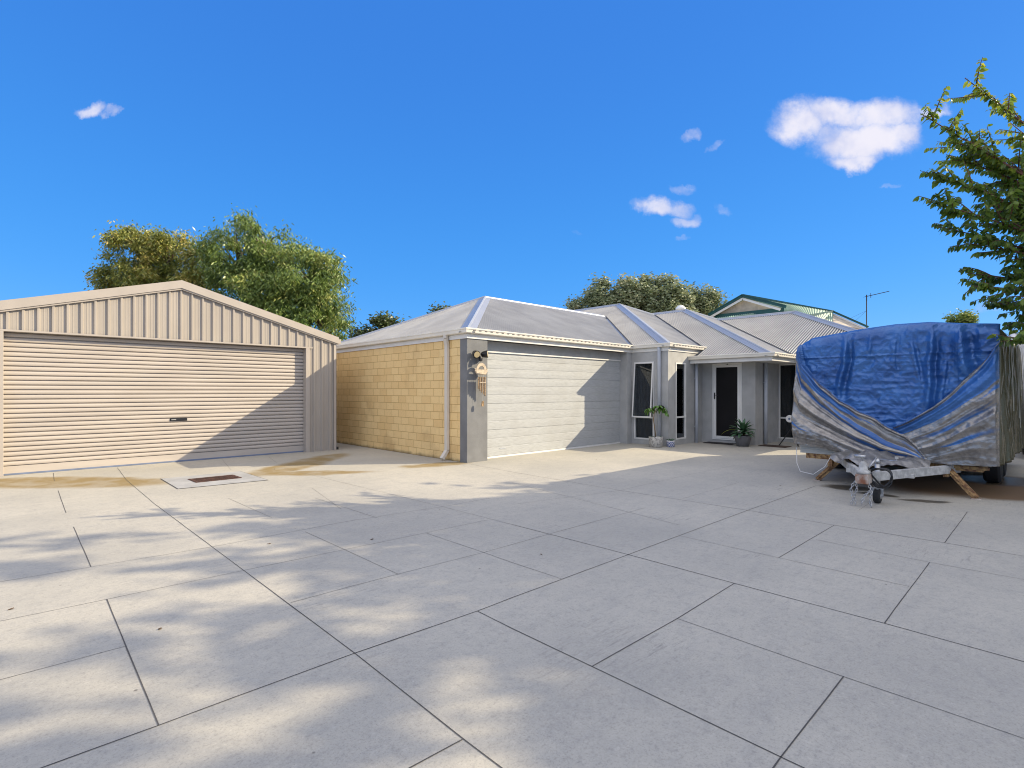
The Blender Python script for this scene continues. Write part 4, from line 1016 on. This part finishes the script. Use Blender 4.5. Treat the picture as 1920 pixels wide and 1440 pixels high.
# ---------------------------------------------------------------- trees
def leaf_mat(name, a, b_, c, trans=.25):
    m, nt, b = newmat(name)
    t = nt.n('ShaderNodeAttribute', attribute_name='tint').outputs['Fac']
    col = nt.mix(nt.ramp(t, 0, .5), a, b_); col = nt.mix(nt.ramp(t, .6, 1), col, c)
    nt.nt.links.new(col, b.inputs['Base Color']); b.inputs['Roughness'].default_value = .38; b.inputs['Specular IOR Level'].default_value = .5
    tr = nt.n('ShaderNodeBsdfTranslucent'); nt.nt.links.new(col, tr.inputs[0]); mx = nt.n('ShaderNodeMixShader'); mx.inputs[0].default_value = trans
    nt.nt.links.new(b.outputs[0], mx.inputs[1]); nt.nt.links.new(tr.outputs[0], mx.inputs[2]); nt.nt.links.new(mx.outputs[0], m.node_tree.nodes['Material Output'].inputs[0])
    return m
M['bark'] = mat('bark', (.16, .11, .08), .9, var=.3, bump=.6, bscale=20)
M['bark_red'] = mat('red_bark', (.16, .07, .05), .85, var=.3)
M['euc'] = leaf_mat('gum_leaf', (.065, .115, .03), (.20, .28, .06), (.50, .50, .15))
M['euc_y'] = leaf_mat('gum_leaf_yellow', (.09, .13, .03), (.30, .31, .06), (.60, .46, .13))
M['olive_l'] = leaf_mat('grey_green_leaf', (.10, .14, .06), (.33, .37, .20), (.60, .58, .38))
M['dkgreen'] = leaf_mat('dark_green_leaf', (.05, .08, .025), (.13, .16, .05), (.25, .24, .1))
M['plum'] = leaf_mat('plum_leaf', (.06, .115, .022), (.18, .27, .035), (.50, .48, .06), .45)
def crown_tree(name, label, cat, base, blobs, nleaf, L, w, mats, droop=.6, clumps=70, csz=.55, seed=1, group=None, loose=0):
    random.seed(seed); r = thing(name, label, cat, (base[0], base[1], 0), group); R_ = Rel(r); b = MB(); tot = sum(bl[3]*bl[4]*bl[5] for bl in blobs)
    tips = []
    for (cx, cy, cz, rx, ry, rz) in blobs:
        nc = max(5, int(clumps*rx*ry*rz/tot)) if rx > .3 else 9; 
        for k in range(nc):
            while True:
                x, y, z = (random.uniform(-1, 1) for _ in range(3)); d = x*x+y*y+z*z
                if .12 < d < 1: break
            s = random.uniform(.78, 1.06)/math.sqrt(d) if random.random() < .75 else 1
            if random.random() < loose: s *= random.uniform(1.05, 1.7)
            c = Vector((cx+x*rx*s, cy+y*ry*s, cz+z*rz*s)); tips.append(c); cs = csz*random.uniform(.6, 1.3)*(.55 if s*math.sqrt(d) > 1.1 else 1)*(.38 if rx < .3 else 1); tc_ = random.random()
            for q in range(int(nleaf/clumps)):
                o = Vector((random.gauss(0, 1), random.gauss(0, 1), random.gauss(0, .85)))*cs*.5
                p = c+o; hd = random.uniform(0, 2*PI); dn = -droop+random.uniform(-.5, .5)
                dv = Vector((math.cos(hd), math.sin(hd), dn)).normalized(); sd_ = dv.cross(Vector((random.uniform(-1, 1), random.uniform(-1, 1), random.uniform(-.3, 1)))).normalized()
                l = L*random.uniform(.6, 1.3); ww = w*random.uniform(.7, 1.2); tint = min(1, max(0, .5*tc_+.5*random.random()+ .12*random.gauss(0, 1)))
                b.face([p, p+dv*l*.45+sd_*ww*.5, p+dv*l, p+dv*l*.45-sd_*ww*.5], tint)
    R_(b, 'crown', mats, fix=False)
    b = MB(); B0 = Vector((base[0], base[1], 0)); cz = min(bl[2] for bl in blobs); fk = Vector((base[0]+.1, base[1]+.1, cz*.45))
    b.tube([B0, B0.lerp(fk, .5)+Vector((.05, .08, 0)), fk], [base[2]*1.2, base[2], base[2]*.85], 12)
    for (cx, cy, cz_, rx, ry, rz) in blobs: b.tube([fk, fk.lerp(Vector((cx, cy, cz_)), .5)+Vector((.15, -.1, .2)), Vector((cx, cy, cz_+rz*.3))], [base[2]*.6, base[2]*.4, base[2]*.12], 8)
    for k, t in enumerate(tips):
        if k % 2: continue
        bl = min(blobs, key=lambda q: (Vector(q[:3])-t).length); c = Vector(bl[:3])
        b.tube([c-Vector((0, 0, bl[5]*.4)), c.lerp(t, .5)+Vector((0, 0, .1)), t], [base[2]*.16, base[2]*.09, .012], 5)
    R_(b, 'trunk', M['bark'], smooth=True)
    return r
def bl(px, py, d, rp, rz=None): 
    x, y, z = at(px, py, d); s = d/FPX; return (x, y, z, rp*s, rp*s, (rz or rp)*s)
D = 27
x, y, _ = at(300, 700, D)
crown_tree('gum_tree', 'yellow green gum tree behind the shed, left and lower of the two', 'tree', (x, y, .28),
           [bl(258, 490, D, 58), bl(318, 480, D, 46), bl(215, 535, D, 34), bl(360, 500, D, 38), bl(300, 545, D, 60), bl(385, 545, D, 40), bl(270, 460, D, 36)], 34000, .22, .065, M['euc_y'], .9, 165, .50, 11)
x, y, _ = at(510, 700, D-1)
crown_tree('gum_tree', 'taller dense green gum tree rising behind the right slope of the shed', 'tree', (x, y, .32),
           [bl(448, 478, D-1, 62), bl(492, 458, D-1, 55, 50), bl(545, 520, D-1, 66), bl(590, 520, D-1, 52), bl(470, 560, D-1, 70), bl(600, 590, D-1, 50, 62), bl(560, 610, D-1, 60), bl(520, 570, D-1, 66), bl(632, 622, D-1, 22, 30), bl(610, 545, D-1, 38)], 58000, .22, .062, M['euc'], 1.0, 290, .50, 12)
x, y, _ = at(1210, 700, 36)
crown_tree('bushy_tree', 'grey green bushy tree above the middle of the house roof', 'tree', (x, y, .3),
           [bl(1195, 560, 36, 38), bl(1240, 560, 36, 44, 36), bl(1170, 575, 36, 30), bl(1265, 575, 36, 30, 36), bl(1215, 545, 36, 22, 28), bl(1225, 590, 36, 30)], 22000, .26, .13, M['olive_l'], .1, 110, .5, 13)
x, y, _ = at(1125, 700, 36)
crown_tree('bushy_tree', 'smaller dark bushy tree left of the middle tree over the roof', 'tree', (x, y, .22),
           [bl(1130, 560, 36, 28, 30), bl(1108, 580, 36, 22, 20), bl(1078, 574, 36, 9, 10), bl(1145, 585, 36, 24)], 9000, .24, .11, M['olive_l'], .1, 60, .5, 14)
x, y, _ = at(1320, 700, 37)
crown_tree('bushy_tree', 'round yellow green tree just left of the green trimmed gable', 'tree', (x, y, .22),
           [bl(1315, 568, 37, 28, 26), bl(1330, 575, 37, 20, 24), bl(1298, 580, 37, 18)], 9000, .22, .1, M['olive_l'], .1, 60, .5, 15)
x, y, _ = at(705, 720, 31)
crown_tree('low_tree', 'dark green treetop peeping over the brick end of the garage roof', 'tree', (x, y, .2),
           [bl(715, 625, 31, 26, 24), bl(690, 640, 31, 26, 24), bl(735, 612, 31, 12, 8), bl(670, 650, 31, 20, 20)], 8000, .2, .11, M['dkgreen'], .1, 50, .5, 16)
x, y, _ = at(830, 700, 34)
crown_tree('low_tree', 'tip of a green tree showing at the garage roof hip line', 'tree', (x, y, .2), [bl(826, 595, 34, 16, 16), bl(850, 592, 34, 14, 14)], 2500, .2, .1, M['dkgreen'], .1, 16, .4, 17)
x, y, _ = at(1800, 700, 34)
crown_tree('low_tree', 'small sunlit treetop just above the top of the tarpaulin', 'tree', (x, y, .2), [bl(1800, 601, 34, 16, 9), bl(1815, 600, 34, 10, 8)], 2500, .2, .1, M['euc'], .1, 16, .4, 18)
# shade trees to the right of the yard whose shadows cross the paving
for i, (x, y, rad, h, sd_) in enumerate(((19.5, -6.9, 1.8, 9.5, 21), (20.5, -9.6, 2.3, 11.7, 22), (19.5, -11.8, 2.4, 11.7, 23), (21, -14.4, 2.5, 11.6, 24), (17.5, -13.6, 2.3, 9.6, 25), (17, -9.4, 2.3, 9.4, 26), (22.5, -12.4, 2.6, 13.4, 27))):
    random.seed(sd_*7); spires = [(x+random.uniform(-1, 1)*rad, y+random.uniform(-1, 1)*rad, h*random.uniform(.84, .95), .13, .13, random.uniform(.7, 1.5)) for _ in range(12)]
    nm = ('second from the house', 'third from the house', 'fourth from the house', 'farthest from the house', 'nearest the camera, low', 'nearest the trailer, low', 'set back behind the others')
    if i == 0: nm_ = 'slender green tree standing nearest the house in the off-side row'
    else: nm_ = 'slender green tree in the off-side row, '+nm[i-1]
    crown_tree('shade_tree', nm_, 'tree', (x, y, .18), [(x, y, h*.74, rad, rad, h*.24), (x+.4, y-.3, h*.5, rad*1.1, rad*1.1, h*.2), (x-.6, y+.5, h*.62, rad*.8, rad*.8, h*.22), (x, y, h*.33, rad*1.1, rad*1.1, h*.2)]+spires, 13000, .28, .15, M['euc'], .3, 300, .78, sd_, 'trees beyond the right side of the yard', .35)

# right foreground tree with arching leafy shoots
def plum_tree():
    random.seed(42)
    base = Vector((11.0, -1.15, 0)); r = thing('plum_tree', 'leafy tree reaching in from the right edge above the tarpaulin', 'tree', tuple(base)); R_ = Rel(r)
    lv = MB(); wd = MB()
    def leaf(p, d, L, w, tint):
        d = d.normalized(); s = d.cross(Vector((random.uniform(-1, 1), random.uniform(-1, 1), .6))).normalized(); up = s.cross(d)
        m1 = p+d*L*.3; m2 = p+d*L*.68-up*L*.04
        lv.face([p, m1+s*w*.45+up*w*.12, m1], tint); lv.face([p, m1, m1-s*w*.45+up*w*.12], tint)
        lv.face([m1+s*w*.45+up*w*.12, m2+s*w*.38, m2, m1], tint); lv.face([m1, m2, m2-s*w*.38, m1-s*w*.45+up*w*.12], tint)
        lv.face([m2+s*w*.38, p+d*L-up*L*.1, m2], tint); lv.face([m2, p+d*L-up*L*.1, m2-s*w*.38], tint)
    def shoot(A, B, r0, arch, lvl):
        A = Vector(A); B = Vector(B); L = (B-A).length; n = max(4, int(L/.16)); pts = []
        jit = Vector((random.uniform(-1, 1), random.uniform(-1, 1), 0))*.04*L
        for i in range(n+1):
            t = i/n; pts.append(A.lerp(B, t)+Vector((0, 0, arch*L*math.sin(PI*t)))+jit*math.sin(PI*t)*.6)
        wd.tube(pts, [r0*(1-.85*i/n)+.0015 for i in range(n+1)], 5 if lvl else 7)
        for i in range(n):
            seg = pts[i+1]-pts[i]; t = i/n
            if lvl == 0:
                for _ in range((1 if random.random() < .2 else 2) if t > .12 else 0):
                    if t > .9: continue
                    q = pts[i]+seg*random.random(); dirn = (seg.normalized()*random.uniform(.5, 1.1)+Vector((random.uniform(-1, 1), random.uniform(-1, 1), random.uniform(-.5, .8)))*.75).normalized()
                    shoot(q, q+dirn*random.uniform(.30, .72)*(1.15-t*.6), r0*.35+.001, random.uniform(-.02, .10), 1)
            if lvl == 1 or t > .35:
                m = 5
                for k in range(m):
                    p = pts[i]+seg*(k+random.random())/m
                    side = seg.cross(Vector((0, 0, 1))).normalized()*(1 if k % 2 else -1)
                    d = side*random.uniform(.3, 1)+seg.normalized()*.4+Vector((0, 0, -random.uniform(.3, 1.3)))
                    z = p.z; tint = min(1, max(0, random.random()*.6+max(0, (z-3.6)/2.2)*.45+random.gauss(0, .12)))
                    leaf(p, d, random.uniform(.065, .11), random.uniform(.036, .055), tint)
    fork = base+Vector((-.2, .15, 1.9))
    wd.tube([base, base+Vector((-.1, .05, 1)), fork], [.13, .11, .10], 12)
    tips = [(1795, 146, 7.2), (1712, 213, 7.0), (1765, 262, 7.2), (1760, 290, 7.3), (1733, 322, 6.8), (1727, 378, 6.9), (1745, 425, 7.0), (1795, 455, 7.0), (1800, 512, 7.1), (1806, 536, 6.8), (1836, 570, 7.2), (1880, 230, 7.6), (1850, 330, 7.6), (1860, 420, 7.8), (1900, 300, 6.6), (1905, 500, 7.4), (1880, 480, 7.0), (1870, 610, 7.1), (1862, 640, 6.6), (1910, 250, 8.2), (1918, 420, 6.3), (1900, 560, 6.5), (1840, 395, 7.3), (1830, 300, 7.2), (1815, 365, 7.0), (1890, 380, 7.5)]
    for px, py, d in tips:
        B = Vector(at(px+14, py, d)); st = fork.lerp(base+Vector((-.5, .45, 3.4)), min(1, max(0, (B.z-2.2)/3.4)))
        shoot(st, B, .022, .05 if py > 250 else .0, 0)
    for k in range(26):   # the rest of the crown, all round the trunk
        a = random.uniform(-2.9, 1.2); el = random.uniform(-.1, 1.2); L = random.uniform(1.6, 2.5)
        B = fork+Vector((math.cos(a)*math.cos(el), math.sin(a)*math.cos(el), math.sin(el)+.35))*L
        u = (B.x*RT[0]+B.y*RT[1])/max(.1, B.x*FW[0]+B.y*FW[1])
        if u < .93: continue
        shoot(fork+Vector((0, 0, random.uniform(0, 1))), B, .022, .08, 0)
    wd.tube([fork, base+Vector((-.4, .35, 2.8)), base+Vector((-.5, .5, 3.7))], [.09, .06, .03], 10)
    R_(lv, 'crown', M['plum'], fix=False); R_(wd, 'trunk', M['bark_red'], smooth=True)
plum_tree()

# ---------------------------------------------------------------- small litter
M['deadleaf'] = mat('dead_leaf', (.12, .07, .035), .9, var=.4)
random.seed(9)
proto = None
spots = [(505, 1020), (515, 880), (697, 1012), (1463, 911), (1118, 862), (20, 1143), (300, 1180), (1015, 1040)]
bm_ = MB(); bm_.grid([[(-.03, -.012, 0), (-.03, 0, .006), (-.03, .012, 0)], [(0, -.022, .006), (0, 0, .012), (0, .022, .004)], [(.035, -.006, .002), (.04, 0, .004), (.035, .006, .012)]])
where = ['left of the long joint', 'near the drain', 'in the tree shade', 'before the drawbar', 'on the sunlit strip by the garage', 'at the left edge', 'on the left slab', 'in the middle of the yard', 'right of the jockey wheel', 'by the shaded joint', 'far left of the paving', 'between two thin joints', 'between pot and drawbar']
for i, (px, py) in enumerate(spots):
    if proto is None: o = proto = bm_.build('fallen_leaf', M['deadleaf'], fix=False)
    else: o = proto.copy(); C.objects.link(o)
    x, y = G(px, py); o.location = (x, y, .003); o.rotation_euler = (0, 0, random.uniform(0, 6)); s = random.uniform(.35, .6); o.scale = (s, s, s)
    tag(o, 'small brown dead leaf lying on the paving '+where[i], 'leaf', 'dead leaves on the paving')
